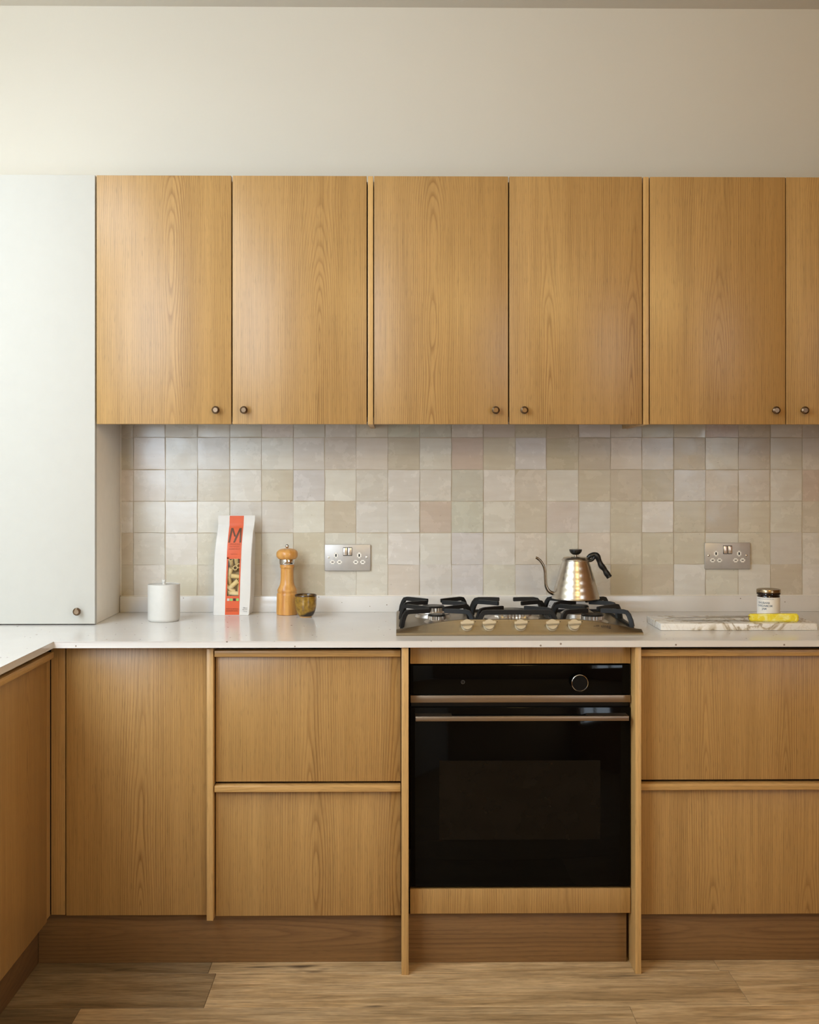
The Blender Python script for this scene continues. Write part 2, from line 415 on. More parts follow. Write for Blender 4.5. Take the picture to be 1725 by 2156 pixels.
# floorboards
PL = 1.38
bm = bmesh.new(); bm_box(bm, -PL / 2 + 0.0004, PL / 2 - 0.0004, -0.0967, 0.0967, -0.012, 0.0)
bmesh.ops.bevel(bm, geom=[e for e in bm.edges if all(v.co.z > -0.001 for v in e.verts)], offset=0.0009, segments=1, affect='EDGES')
plank_me = mesh_from(bm, 'plank')
row_seam = {0: 0.87, 1: -0.488, 2: -0.796}
for r in range(-3, 30):
    yc = -0.499 - 0.194 * r
    if yc - 0.097 < ROOM_Y0: break
    seam = row_seam.get(r, random.uniform(-0.7, 0.7))
    k0 = math.floor((ROOM_X0 - 0.2 - seam) / PL)
    for k in range(k0, k0 + 8):
        xc = seam + PL * (k + 0.5)
        if xc - PL / 2 > ROOM_X1 or xc + PL / 2 < (ROOM_X0 if yc > NOOK_Y else NOOK_X): continue
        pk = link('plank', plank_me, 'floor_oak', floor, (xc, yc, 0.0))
        tone = {(1, -1): 0.55, (2, -1): 0.38, (2, 0): 0.80, (0, -2): 0.45}.get((r, k), random.uniform(0.92, 1.06)); pk.color = (tone, tone * 0.995, tone * 0.98, 1)  # left planks darker: floor shade painted into their tone, partly their own colour
# window in the return wall, outside the picture
w1 = bpy.data.objects.new('window_1', None); COL.objects.link(w1); w1.location = ((x0 + x1) / 2, NOOK_Y - 0.08, z0); struct(w1)
x0, x1, z0, z1 = WIN
bm = bmesh.new()
for e in ((x0, x1, z0, z0 + 0.05), (x0, x1, z1 - 0.05, z1), (x0, x0 + 0.05, z0 + 0.05, z1 - 0.05), (x1 - 0.05, x1, z0 + 0.05, z1 - 0.05), ((x0 + x1) / 2 - 0.02, (x0 + x1) / 2 + 0.02, z0 + 0.05, z1 - 0.05)):
    bm_box(bm, e[0] - w1.location.x, e[1] - w1.location.x, -0.025, 0.025, e[2] - z0, e[3] - z0)
link('window_frame', mesh_from(bm, 'window_frame'), 'window_paint', w1)
for sg in (-1, 1):
    xc = (x0 + x1) / 2 + sg * (x1 - x0) / 4
    box('pane', (xc - (x1 - x0) / 4 + 0.02, xc + (x1 - x0) / 4 - 0.02, NOOK_Y - 0.082, NOOK_Y - 0.078, z0 + 0.04, z1 - 0.04), 'clear_film', w1)
box('window_sill', (x0, x1, NOOK_Y - 0.055, NOOK_Y + 0.03, z0 - 0.02, z0 + 0.001), 'window_paint', w1)

# window in the right wall, behind the camera
y0, y1, z0, z1 = WINR
w1 = bpy.data.objects.new('window_3', None); COL.objects.link(w1); w1.location = (ROOM_X1 + 0.08, (y0 + y1) / 2, z0); struct(w1)
bm = bmesh.new()
for e in ((y0, y1, z0, z0 + 0.05), (y0, y1, z1 - 0.05, z1), (y0, y0 + 0.05, z0 + 0.05, z1 - 0.05), (y1 - 0.05, y1, z0 + 0.05, z1 - 0.05), ((y0 + y1) / 2 - 0.02, (y0 + y1) / 2 + 0.02, z0 + 0.05, z1 - 0.05)):
    bm_box(bm, -0.025, 0.025, e[0] - w1.location.y, e[1] - w1.location.y, e[2] - z0, e[3] - z0)
link('window_frame', mesh_from(bm, 'window_frame'), 'window_paint', w1)
for sg in (-1, 1):
    yc = (y0 + y1) / 2 + sg * (y1 - y0) / 4
    box('pane', (ROOM_X1 + 0.078, ROOM_X1 + 0.082, yc - (y1 - y0) / 4 + 0.02, yc + (y1 - y0) / 4 - 0.02, z0 + 0.04, z1 - 0.04), 'clear_film', w1)

# rooflight over the left run
x0, x1, y0, y1 = ROOF
w1 = bpy.data.objects.new('window_2', None); COL.objects.link(w1); w1.location = ((x0 + x1) / 2, (y0 + y1) / 2, CEIL + 0.12); struct(w1)
bm = bmesh.new()
for e in ((x0 - 0.06, x1 + 0.06, y0 - 0.06, y0), (x0 - 0.06, x1 + 0.06, y1, y1 + 0.06), (x0 - 0.06, x0, y0, y1), (x1, x1 + 0.06, y0, y1)):
    bm_box(bm, e[0] - w1.location.x, e[1] - w1.location.x, e[2] - w1.location.y, e[3] - w1.location.y, 0.0005, 0.05)
link('window_frame', mesh_from(bm, 'window_frame'), 'window_paint', w1)
box('pane', (x0, x1, y0, y1, CEIL + 0.150, CEIL + 0.156), 'clear_film', w1)

# zellige tiles on the back wall
bm = bmesh.new(); bm_box(bm, -0.8955, 1.60, 0.0138, 0.0199, 0.9475, 1.56)
link('grout_bed', mesh_from(bm, 'grout_bed'), 'grout', wall_back)
xs = [-0.8950, -0.8549, -0.7523, -0.6481, -0.5438, -0.441, -0.3382, -0.2368, -0.1354, -0.0323, 0.0708, 0.174, 0.2772, 0.3805, 0.4823, 0.5873, 0.6907, 0.7927, 0.8963, 1.0, 1.1068, 1.2106, 1.3161, 1.4190, 1.5220, 1.60]
zs = [1.5590, 1.4596, 1.3549, 1.2526, 1.1502, 1.0471, 0.9472]
rows = ['DDDYNPNNNGGNPYDLNGYRDNPNN',
        'DPNNWWNPPYWRYLDDPLDNDNNYN',
        'PNNYWYLWNWWGWPWYDDLPPNRNN',
        'NNWWNNWDLWRGWYPLYWYDYNYNP',
        'DNNYNNYWWWWLWPNPYYYNYNNNY',
        'DNYYNNDNNPLLNLNNDDLNNDNNN']
tint = {'W': (212, 207, 197), 'N': (206, 200, 188), 'P': (206, 196, 184), 'Y': (199, 190, 171), 'G': (200, 197, 183),
        'L': (208, 203, 197), 'D': (192, 181, 161), 'R': (197, 181, 166)}
def tile_mesh(w, h, v):
    rnd = random.Random(v); n = 3; bm = bmesh.new(); grid = []
    for j in range(n + 1):
        row = []
        for i in range(n + 1):
            x = (i / n - 0.5) * w; z = (j / n - 0.5) * h; edge = i in (0, n) or j in (0, n)
            if i in (0, n): x += rnd.uniform(-1, 1) * 0.0009
            if j in (0, n): z += rnd.uniform(-1, 1) * 0.0009
            row.append(bm.verts.new((x, rnd.uniform(-0.0004, 0.0004) + (0.0006 if edge else 0), z)))
        grid.append(row)
    for j in range(n):
        for i in range(n): bm.faces.new((grid[j][i], grid[j][i + 1], grid[j + 1][i + 1], grid[j + 1][i]))
    rim = [grid[0][i] for i in range(n + 1)] + [grid[j][n] for j in range(1, n + 1)] + [grid[n][i] for i in range(n - 1, -1, -1)] + [grid[j][0] for j in range(n - 1, 0, -1)]
    back = [bm.verts.new((q.co.x * 0.985, 0.004, q.co.z * 0.985)) for q in rim]
    for i in range(len(rim)):
        j = (i + 1) % len(rim); bm.faces.new((rim[j], rim[i], back[i], back[j]))
    return mesh_from(bm, 'tile', 0.7)
tcache = {}
for j in range(6):
    for i in range(len(xs) - 1):
        w = round(xs[i + 1] - xs[i] - 0.0023, 3); h = round(zs[j] - zs[j + 1] - 0.0023, 3)
        key = (round(w / 0.003), round(h / 0.003), random.randrange(5))
        if key not in tcache: tcache[key] = tile_mesh(w, h, hash(key) % 1000 + 1)
        o = link('tile', tcache[key], 'zellige', wall_back, ((xs[i] + xs[i + 1]) / 2 + random.uniform(-1, 1) * 0.0005, 0.0118 + random.uniform(-1, 1) * 0.0009, (zs[j] + zs[j + 1]) / 2 + random.uniform(-1, 1) * 0.0005),
                 (random.uniform(-1, 1) * 0.006, random.uniform(-1, 1) * 0.008, random.uniform(-1, 1) * 0.007))
        c = lin(*tint[rows[j][i]]); f = random.uniform(0.95, 1.04)
        o.color = (c[0] * f, c[1] * f * random.uniform(0.985, 1.01), c[2] * f * random.uniform(0.96, 1.02), 1)

# unseen globe lamp above the view, added for warm ambient light
LAMP = (0.60, -3.10, 2.25); LAMP_R = 0.16; LAMP_POWER = 37.0; LAMP_COLOR = (1.0, 0.72, 0.27, 1.0)
t_ = NT('lamp_glow'); t_.set((0.9, 0.85, 0.75, 1), 0.5, **{'Emission Color': LAMP_COLOR, 'Emission Strength': LAMP_POWER}); M['lamp_glow'] = t_.m
pl_ = thing('warm_fill_lamp', (LAMP[0], LAMP[1], CEIL), 'unseen globe lamp added for warm ambient light', 'lamp')
lathe('globe', [(0.0, -LAMP_R)] + [(LAMP_R * math.sin(PI * i / 20), -LAMP_R * math.cos(PI * i / 20)) for i in range(1, 20)] + [(0.0, LAMP_R)], 'lamp_glow', pl_, (0, 0, LAMP[2] - CEIL), n=32)
lathe('cord', [(0.003, LAMP[2] - CEIL + LAMP_R), (0.003, -0.02)], 'window_paint', pl_, n=8)
lathe('ceiling_rose', [(0.05, -0.022), (0.05, -0.0005), (0.0, -0.0005)], 'window_paint', pl_, n=24)

# ================================================================== worktop
wt = thing('worktop', (0, -0.31, WT - 0.0175), 'pale speckled stone worktop running round the corner with a low upstand', 'worktop')
bm = bmesh.new()
poly = [(-1.538, 0.0195), (1.592, 0.0195), (1.592, -0.6215), (-0.9165, -0.6215), (-0.9165, -2.60), (-1.538, -2.60)]
lo = [bm.verts.new((x, y + 0.31, 0.0)) for x, y in poly]; hi = [bm.verts.new((x, y + 0.31, 0.0175)) for x, y in poly]
bm.faces.new(lo); bm.faces.new(hi)
for i in range(6): bm.faces.new((lo[i], lo[(i + 1) % 6], hi[(i + 1) % 6], hi[i]))
bmesh.ops.bevel(bm, geom=[e for e in bm.edges if abs(e.verts[0].co.z - e.verts[1].co.z) < 1e-5], offset=0.0012, segments=2, affect='EDGES')
link('slab', mesh_from(bm, 'slab', 0.9), 'worktop_quartz', wt)
box('upstand', (-0.8955, 1.592, 0.0, 0.0195, WT + 0.0002, 0.9465), 'worktop_quartz', wt, bevel=0.0008)
box('sealant_bead', (-0.8955, 1.592, 0.0105, 0.0135, 0.9462, 0.9482), 'sealant', wall_back)
box('sealant_bead', (-0.8965, -0.8935, 0.009, 0.0135, 0.9482, 1.50), 'sealant', wall_back)

# ================================================================== wall cabinets
def knob(parent, x, y, z, axis='y'):
    """small turned bronze knob, standing out along -Y"""
    pr = [(0.0062, 0.0), (0.0058, 0.004), (0.0050, 0.010), (0.0062, 0.014), (0.0106, 0.017), (0.0118, 0.020), (0.0112, 0.0235), (0.0078, 0.0262), (0.0070, 0.0268), (0.0066, 0.0262), (0.0, 0.0262)]
    if 'knob' not in tcache: tcache['knob'] = lathe_mesh('knob', pr, 28)
    base = Vector((0, 0, 0)); p = parent
    while p is not None: base += Vector(p.location); p = p.parent
    return link('knob', tcache['knob'], 'aged_bronze', parent, Vector((x, y, z)) - base, (PI / 2, 0, 0))
UY = -0.300; UZ0, UZ1 = 1.4882, 2.2220
def wall_cabinet(x0, x1, doors, label):
    t = thing('wall_cabinet', ((x0 + x1) / 2, -0.15, UZ0), label, 'cabinet', 'oak wall cabinets over the tiled splashback')
    box('carcass', (x0, x1, -0.279, 0.010, UZ0 + 0.022, UZ1 - 0.012), 'carcass_dark', t)
    for a, b, kx, gx, gm in doors:
        d = box('door', (a, b, UY, -0.2805, UZ0, UZ1), 'oak_vertical', t, bevel=0.0008, grain_x=gx, grain_mirror=gm)
        knob(d, kx, UY, 1.5287)
    return t
wall_cabinet(-0.8880, -0.0905, [(-0.8893, -0.4923, -0.5350, 0.012, 0.0), (-0.4885, -0.0925, -0.4524, 0.050, 0.0)], 'leftmost oak wall cabinet, beside the tall white cupboard')
wall_cabinet(-0.0720, 0.7260, [(-0.0702, 0.3265, 0.2883, -0.034, 0.0), (0.3303, 0.7240, 0.3727, 0.035, 0.125)], 'middle oak wall cabinet, above the hob and kettle')
wall_cabinet(0.7460, 1.5520, [(0.7478, 1.1506, 1.1173, -0.010, 0.0), (1.1534, 1.5510, 1.2022, -0.09, 0.0)], 'rightmost oak wall cabinet, above the jam jar and marble board')
for xa, xb, lab in ((-0.0888, -0.0732, 'slim oak upright panel between the left and middle wall cabinets'),
                    (0.7278, 0.7446, 'slim oak upright panel between the middle and right wall cabinets')):
    p = box('divider_panel', (xa, xb, UY + 0.001, 0.008, UZ0 - 0.0005, UZ1), 'oak_edge', bevel=0.0006, grain_x=0.3, grain_mirror=0.0)
    tag(p, lab, 'panel', 'upright panels between the wall cabinets')

# tall white cupboard standing on the worktop
tc = thing('tall_cabinet', (-1.21, -0.14, WT), 'tall plain white cupboard standing on the corner of the worktop', 'cabinet')
box('carcass', (-1.536, -0.8970, -0.2775, 0.0185, WT + 0.0004, UZ1 - 0.004), 'carcass_white_lifted', tc, bevel=0.0008)
d = box('door', (-1.534, -0.8937, -0.300, -0.2800, WT + 0.0035, UZ1 + 0.001), 'white_lacquer', tc, bevel=0.001)
knob(d, -0.9412, -0.300, 0.9372)

# ================================================================== base cabinets
FY = -0.562; CZ0, CZ1 = 0.1396, 0.8695
FD = 0.019                                            # front thickness
def drawer(parent, x0, x1, z0, z1, gx, gm=0.0, rail=True, x0r=None):
    d = box('drawer', (x0, x1, FY, FY + FD, z0, z1), 'oak_vertical', parent, bevel=0.0006, grain_x=gx, grain_mirror=gm)
    if rail: box('grip_rail', (x0 - 0.0008 if x0r is None else x0r, x1, FY - 0.019, FY + FD, z1 + 0.0003, z1 + 0.0173), 'oak_horizontal', d, bevel=0.0012, grain_x=0.02, grain_mirror=0.0)
    return d
# corner unit
t = thing('corner_cabinet', (-0.72, -0.30, CZ0), 'plain oak corner base cabinet with no handle, left of the drawers', 'cabinet')
box('carcass', (-1.52, -0.516, FY + FD + 0.002, -0.01, CZ0 + 0.006, 0.862), 'black_void', t)
box('corner_filler', (-0.9408, -0.9031, FY, FY + FD, CZ0 + 0.005, 0.8765), 'oak_vertical', t, bevel=0.0005, grain_x=0.2, grain_mirror=0.0)
box('door', (-0.8999, -0.5168, FY, FY + FD, CZ0 + 0.003, 0.8765), 'oak_vertical', t, bevel=0.0006, grain_x=0.005, grain_mirror=0.0)
p = box('divider_panel', (-0.5155, -0.4982, FY - 0.023, -0.012, 0.1360, 0.8690), 'oak_edge', t, bevel=0.0006, grain_x=0.3, grain_mirror=0.0)
# drawers left of the oven
def drawer_unit(x0, x1, label, g1, g2, dz=0.0):
    t = thing('drawer_cabinet', ((x0 + x1) / 2, -0.30, CZ0), label, 'cabinet', 'oak base cabinets with two wide drawers')
    box('carcass', (x0 + 0.003, x1 - 0.001, FY + FD + 0.002, -0.012, CZ0 + 0.006, 0.842), 'black_void', t)
    drawer(t, x0, x1, 0.5045 + dz, 0.8462, *g1)
    drawer(t, x0, x1, CZ0, 0.4808 + dz, *g2)
    return t
drawer_unit(-0.4950, 0.0075, 'oak cabinet of two wide drawers, left of the oven', (0.115, 0.12), (0.125, 0.115))
drawer_unit(0.6560, 1.5660, 'oak cabinet of two wide drawers, right of the oven', (-0.17, 0.11), (-0.13, 0.13), 0.002)
tag(box('end_panel', (1.5680, 1.5860, -0.600, -0.012, 0.0, 0.8768), 'oak_vertical', bevel=0.0006, grain_x=0.2, grain_mirror=0.0), 'oak end panel closing the right end of the base cabinets', 'panel')

# oven housing
t = thing('oven_housing', (0.331, -0.31, 0.0), 'oak oven housing with two proud side panels reaching the floor', 'cabinet')
for a, b in ((0.0095, 0.0288), (0.6368, 0.6528)):
    box('side_panel', (a, b, -0.613, -0.012, 0.0, 0.8770), 'oak_edge', t, bevel=0.0007, grain_x=0.3, grain_mirror=0.0)
box('top_filler', (0.0336, 0.6348, FY, FY + FD, 0.8240, 0.8765), 'oak_vertical', t, bevel=0.0005, grain_x=0.02, grain_mirror=0.0)
box('bottom_filler', (0.0336, 0.6348, FY, FY + FD, 0.1435, 0.2106), 'oak_vertical', t, bevel=0.0006, grain_x=-0.02, grain_mirror=0.13)
box('back_board', (0.0300, 0.6360, -0.030, -0.014, 0.14, 0.87), 'black_void', t)

# plinths
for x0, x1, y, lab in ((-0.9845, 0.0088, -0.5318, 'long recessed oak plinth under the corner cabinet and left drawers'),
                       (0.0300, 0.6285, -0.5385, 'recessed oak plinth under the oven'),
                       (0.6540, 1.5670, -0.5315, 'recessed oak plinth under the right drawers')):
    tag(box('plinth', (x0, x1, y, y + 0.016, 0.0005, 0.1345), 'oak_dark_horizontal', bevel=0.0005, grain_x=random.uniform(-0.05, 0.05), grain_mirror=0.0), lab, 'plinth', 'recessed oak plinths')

# left run, its fronts facing right
t = thing('base_cabinet', (-1.23, -1.24, CZ0), 'oak base cabinet of the left run, seen at a steep angle', 'cabinet')
box('carcass', (-1.52, -0.9640, -2.58, -0.600, CZ0 + 0.004, 0.842), 'black_void', t)
for a, b in ((-1.205, -0.5955), (-1.815, -1.208), (-2.425, -1.818)):
    d = box('door', (-0.9610, -0.9420, a, b, 0.1385, 0.8462), 'oak_vertical', t, bevel=0.0006, grain_x=0.16, grain_mirror=0.0)
    box('grip_rail', (-0.9610, -0.9230, a, b, 0.8465, 0.8635), 'oak_horizontal', d, bevel=0.0012, grain_x=0.02, grain_mirror=0.0)
box('return_filler', (-0.9610, -0.9428, -0.5945, -0.5640, 0.1445, 0.8462), 'oak_vertical', t, grain_x=0.2, grain_mirror=0.0)
box('end_panel', (-1.52, -0.930, -2.5990, -2.582, 0.0, 0.8768), 'oak_vertical', t, bevel=0.0005, grain_x=0.2, grain_mirror=0.0)
tag(box('plinth', (-1.000, -0.9850, -2.580, -0.5325, 0.0005, 0.1345), 'oak_dark_horizontal', bevel=0.0005, grain_x=0.02, grain_mirror=0.0), 'oak plinth under the left run of cabinets, running towards the viewer', 'plinth', 'recessed oak plinths')

# ================================================================== oven
ov = thing('oven', (0.334, -0.31, 0.2165), 'built-in black glass oven with a steel bar handle', 'oven')
OX0, OX1 = 0.0345, 0.6340
box('oven_body', (0.045, 0.622, -0.535, -0.06, 0.222, 0.815), 'oven_black', ov)
cp = box('control_panel', (OX0, OX1, FY, -0.5365, 0.7392, 0.8208), 'oven_glass', ov, bevel=0.0022, seg=3)
k = thing('dial', (0, 0, 0), None, None); 
for key in ('label', 'category'):
    if key in k: del k[key]
k.parent = cp
cpc = Vector(((OX0 + OX1) / 2, (FY - 0.5365) / 2, (0.7392 + 0.8208) / 2))
k.location = Vector((0.4935, FY, 0.7740)) - cpc
k.rotation_euler = (PI / 2, 0, 0)
def flat_child(name, me, mat, parent, loc): return link(name, me, mat, parent, loc)
# the dial: a mesh, its bright ring a sub-part
dial_me = lathe_mesh('dial', [(0.0205, 0.0), (0.0205, 0.016), (0.0200, 0.0168), (0.0, 0.0168)], 48)
bpy.data.objects.remove(k)
k = link('dial', dial_me, 'dial_black', cp, Vector((0.4935, FY - 0.0003, 0.7740)) - cpc, (PI / 2, 0, 0))
bm = bmesh.new(); N = 56
prof = [(0.0206, 0.0155), (0.0226, 0.0155), (0.0226, 0.0175), (0.0214, 0.0183), (0.0206, 0.0175)]
rings = [[bm.verts.new((r * math.cos(2 * PI * i / N), r * math.sin(2 * PI * i / N), z)) for r, z in prof] for i in range(N)]
for i in range(N):
    for j in range(5): bm.faces.new((rings[i][j], rings[(i + 1) % N][j], rings[(i + 1) % N][(j + 1) % 5], rings[i][(j + 1) % 5]))
link('dial_ring', mesh_from(bm, 'dial_ring', 0.9), 'chrome', k)
# power symbol
bm = bmesh.new()
def ann(bm, cx, cy, r0, r1, a0=0, a1=2 * PI, n=28):
    a = [[bm.verts.new((cx + r * math.cos(a0 + (a1 - a0) * i / n), cy + r * math.sin(a0 + (a1 - a0) * i / n), 0)) for r in (r0, r1)] for i in range(n + 1)]
    for i in range(n): bm.faces.new((a[i][0], a[i][1], a[i + 1][1], a[i + 1][0]))
ann(bm, 0, 0, 0.0042, 0.0050)
q = [bm.verts.new(v) for v in ((-0.0005, -0.0018, 0), (0.0005, -0.0018, 0), (0.0005, 0.0018, 0), (-0.0005, 0.0018, 0))]; bm.faces.new(q)
link('power_symbol', mesh_from(bm, 'power_symbol'), 'icon_grey', cp, Vector((0.1772, FY - 0.0004, 0.7741)) - cpc, (PI / 2, 0, 0))
box('steel_strip', (OX0, OX1, FY - 0.005, -0.5365, 0.7190, 0.7384), 'oven_steel', ov, bevel=0.0008)
box('vent_slot', (OX0 + 0.002, OX1 - 0.002, -0.552, -0.5365, 0.7058, 0.7186), 'oven_black', ov)
od = box('oven_door', (OX0, OX1, FY, -0.5365, 0.2171, 0.7052), 'oven_glass', ov, bevel=0.0016, seg=2)
box('window_glass', (0.113, 0.552, FY - 0.0006, FY - 0.0001, 0.345, 0.560), 'oven_window', od)
h = box('handle', (0.0475, 0.6215, -0.606, -0.593, 0.6770, 0.6895), 'oven_steel', od, bevel=0.0008)
for a, b in ((0.0475, 0.1455), (0.5135, 0.6215)):
    box('handle_mount', (a, b, -0.5925, FY - 0.0003, 0.6775, 0.6893), 'oven_steel', h, bevel=0.0006)

# ================================================================== gas hob
HX0, HX1, HYF, HYB = -0.0045, 0.6775, -0.5285, -0.022
hc = (HX0 + HX1) / 2
hob = thing('gas_hob', (hc, (HYF + HYB) / 2, WT), 'stainless steel five-burner gas hob with black pan supports', 'hob')
HO = Vector(hob.location)
# pressed tray
bm = bmesh.new(); bm_box(bm, HX0, HX1, -0.497, HYB, WT + 0.0004, WT + 0.0085)
bmesh.ops.bevel(bm, geom=[e for e in bm.edges if abs(e.verts[0].co.x - e.verts[1].co.x) < 1e-5 or all(v.co.y > -0.1 for v in e.verts)], offset=0.003, segments=2, affect='EDGES')
bmesh.ops.translate(bm, vec=-HO, verts=bm.verts[:])
link('tray', mesh_from(bm, 'tray', 0.7), 'brushed_steel', hob)
# arched sloping front
def arch(x):
    a = min(1.0, min(x - HX0, HX1 - x) / 0.205)
    return 0.0145 + 0.0281 * math.sin(a * PI / 2) ** 1.25
bm = bmesh.new(); n = 48; secs = []
for i in range(n + 1):
    x = HX0 + (HX1 - HX0) * i / n; zt = arch(x)
    inset = 0.004 * (1 - min(1, min(i, n - i) / 1.0))
    pts = [(HYF, 0.0004), (HYF, 0.0040), (HYF + 0.0015, 0.0068), (HYF + 0.004, 0.0085 + 0.06 * (zt - 0.0085)), (-0.507, zt - 0.001), (-0.504, zt), (-0.500, zt - 0.0012), (-0.498, 0.0004)]
    secs.append([bm.verts.new(Vector((x, y, WT + z)) - HO) for y, z in pts])
for a, b in zip(secs[:-1], secs[1:]):
    for j in range(len(a)): bm.faces.new((a[j], b[j], b[(j + 1) % len(a)], a[(j + 1) % len(a)]))
bm.faces.new(secs[0]); bm.faces.new(secs[-1])
front = link('front_panel', mesh_from(bm, 'front_panel', 0.35), 'brushed_steel', hob)
slope = math.atan2(0.0311, 0.0175)                     # incline of the fascia at its middle
def on_front(x, s):
    """point on the sloping fascia; s from 0 (front) to 1 (top)"""
    zt = arch(x); y = HYF + 0.004 + s * 0.0175; z = 0.0085 + 0.06 * (zt - 0.0085) + s * (zt - 0.001 - 0.0085 - 0.06 * (zt - 0.0085))
    return Vector((x, y, WT + z)) - HO
# control knobs
disc = lathe_mesh('control_knob', [(0.0162, 0.0), (0.0162, 0.003), (0.0150, 0.0042), (0.0148, 0.0115), (0.0140, 0.0125), (0.0, 0.0125)], 36)
bm = bmesh.new(); bm_box(bm, -0.0190, 0.0175, -0.0055, 0.0055, 0.0120, 0.0225)
for v in bm.verts:
    if v.co.x < 0 and v.co.z < 0.015: v.co.x += 0.003
    if v.co.z > 0.02: v.co.y *= 0.72
bmesh.ops.bevel(bm, geom=bm.edges[:], offset=0.0009, segments=2, affect='EDGES')
grip = mesh_from(bm, 'grip', 0.7)
bm = bmesh.new(); ann(bm, 0.0, 0.0, 0.0, 0.0013, n=10); dot = mesh_from(bm, 'dot')
for x in (0.1914, 0.2521, 0.3394, 0.4267, 0.4875):
    kb = link('control_knob', disc, 'knob_satin', hob, on_front(x, 0.50), (slope, 0, 0))
    link('grip', grip, 'knob_satin', kb, (0, 0.001, 0), (0, 0, math.radians(4)))
    link('flame_mark', dot, 'print_dark', kb, (0.0235, 0.0115, 0.0012))
# maker's name
me = text_mesh('smeg', 0.0135, bold=0.0002)
link('lettering', me, 'print_dark', hob, on_front(0.5760, 0.62) + Vector((0, -0.0010, 0.0006)), (slope, 0, 0), False)
bm = bmesh.new()
for i in range(4): ann(bm, -0.016 + 0.0025 * i, -0.001, 0, 0.0010, n=8)
for i in range(2):
    y = 0.0012 - i * 0.003
    q = [bm.verts.new(v) for v in ((-0.010, y, 0), (-0.001, y, 0), (-0.001, y + 0.0012, 0), (-0.010, y + 0.0012, 0))]; bm.faces.new(q)
link('emblem', mesh_from(bm, 'emblem'), 'print_dark', hob, on_front(0.5590, 0.60) + Vector((0, -0.0010, 0.0006)), (slope, 0, 0))
# burners
def burner(x, y, r, kind):
    b = link('burner', lathe_mesh('burner', [(r * 1.45, -0.0088), (r * 1.42, 0.002), (r * 1.12, 0.0085), (r * 1.02, 0.0095), (r * 1.0, 0.010), (0, 0.010)], 40), 'burner_aluminium', hob, Vector((x, y, WT + 0.0175)) - HO)
    bm = bmesh.new(); n = 36 if r > 0.04 else 24; h0, h1 = 0.0102, 0.0195
    low, top = [], []
    for i in range(n * 2):
        a = 2 * PI * i / (n * 2); rr = r * (1.0 if (i // 1) % 2 == 0 else 0.93)
        low.append(bm.verts.new((rr * math.cos(a), rr * math.sin(a), h0))); top.append(bm.verts.new((rr * math.cos(a), rr * math.sin(a), h1)))
    for i in range(n * 2): bm.faces.new((low[i], low[(i + 1) % (2 * n)], top[(i + 1) % (2 * n)], top[i]))
    bm.faces.new(low); bm.faces.new(top)
    link('flame_crown', mesh_from(bm, 'flame_crown'), 'burner_aluminium', b)
    lathe('burner_cap', [(r * 0.97, 0.0197), (r * 0.98, 0.0225), (r * 0.90, 0.0250), (0, 0.0258)], 'burner_cap', b, n=36)
    return b
burner(0.112, -0.385, 0.026, 's'); burner(0.108, -0.175, 0.036, 'm')
burner(0.340, -0.285, 0.058, 'l')
burner(0.562, -0.385, 0.033, 'm'); burner(0.552, -0.175, 0.036, 'm')
# dishes around the two large burners
for x, y, r in ((0.108, -0.175, 0.056), (0.340, -0.285, 0.074)):
    bm = bmesh.new(); n = 48 if r < 0.06 else 10; R = [(r, 0.0086), (r * 0.97, 0.0115), (r * 0.82, 0.0255), (r * 0.81, 0.0245)]
    rg = [[bm.verts.new((q * math.cos(2 * PI * i / n), q * math.sin(2 * PI * i / n), z)) for q, z in R] for i in range(n)]
    for i in range(n):
        for j in range(3): bm.faces.new((rg[i][j], rg[(i + 1) % n][j], rg[(i + 1) % n][j + 1], rg[i][j + 1]))
    link('burner_dish', mesh_from(bm, 'burner_dish', 0.5), 'burner_aluminium', hob, Vector((x, y, WT)) - HO)
# cast-iron pan supports
GT = 0.0605                                            # top of the fingers above the worktop
def bar_mesh(p0, p1, w, t, foot=True, foot_out=0.010, both=False):
    """bar standing in a vertical plane from p0 (side) to p1 (tip): a leg, a rounded shoulder, a level finger"""
    p0 = Vector((p0[0], p0[1], 0)); p1 = Vector((p1[0], p1[1], 0)); L = (p1 - p0).length; d = (p1 - p0) / L; s = Vector((-d.y, d.x, 0))
    zc = GT - t / 2
    leg = [(0.0, 0.012), (0.004, 0.030), (0.010, zc - 0.010), (0.016, zc - 0.002), (0.026, zc)]
    c = leg + ([(L - 0.026, zc), (L - 0.016, zc - 0.002), (L - 0.010, zc - 0.010), (L - 0.004, 0.030), (L, 0.012)] if both else [(L * 0.7, zc), (L, zc - 0.0008)])
    bm = bmesh.new(); rings = []
    for i, (a, z) in enumerate(c):
        q = Vector((c[min(i + 1, len(c) - 1)][0] - c[max(i - 1, 0)][0], c[min(i + 1, len(c) - 1)][1] - c[max(i - 1, 0)][1])).normalized(); nrm = Vector((-q.y, q.x))
        ww = w * (1.25 if i < 2 else 1.0)
        ring = []
        for e, f in ((-1, -1), (-1, 1), (1, 1), (1, -1)):
            pt = p0 + d * (a + nrm.x * t / 2 * f) + Vector((0, 0, z + nrm.y * t / 2 * f)) + s * (ww / 2 * e)
            ring.append(bm.verts.new(pt))
        rings.append(ring)
    for a, b in zip(rings[:-1], rings[1:]):
        for j in range(4): bm.faces.new((a[j], a[(j + 1) % 4], b[(j + 1) % 4], b[j]))
    bm.faces.new(rings[0]); bm.faces.new(rings[-1])
    bmesh.ops.recalc_face_normals(bm, faces=bm.faces[:])
    bmesh.ops.bevel(bm, geom=[e for e in bm.edges if e.calc_face_angle(0) > 0.9], offset=0.0013, segments=2, affect='EDGES')
    return mesh_from(bm, 'finger', 0.6)
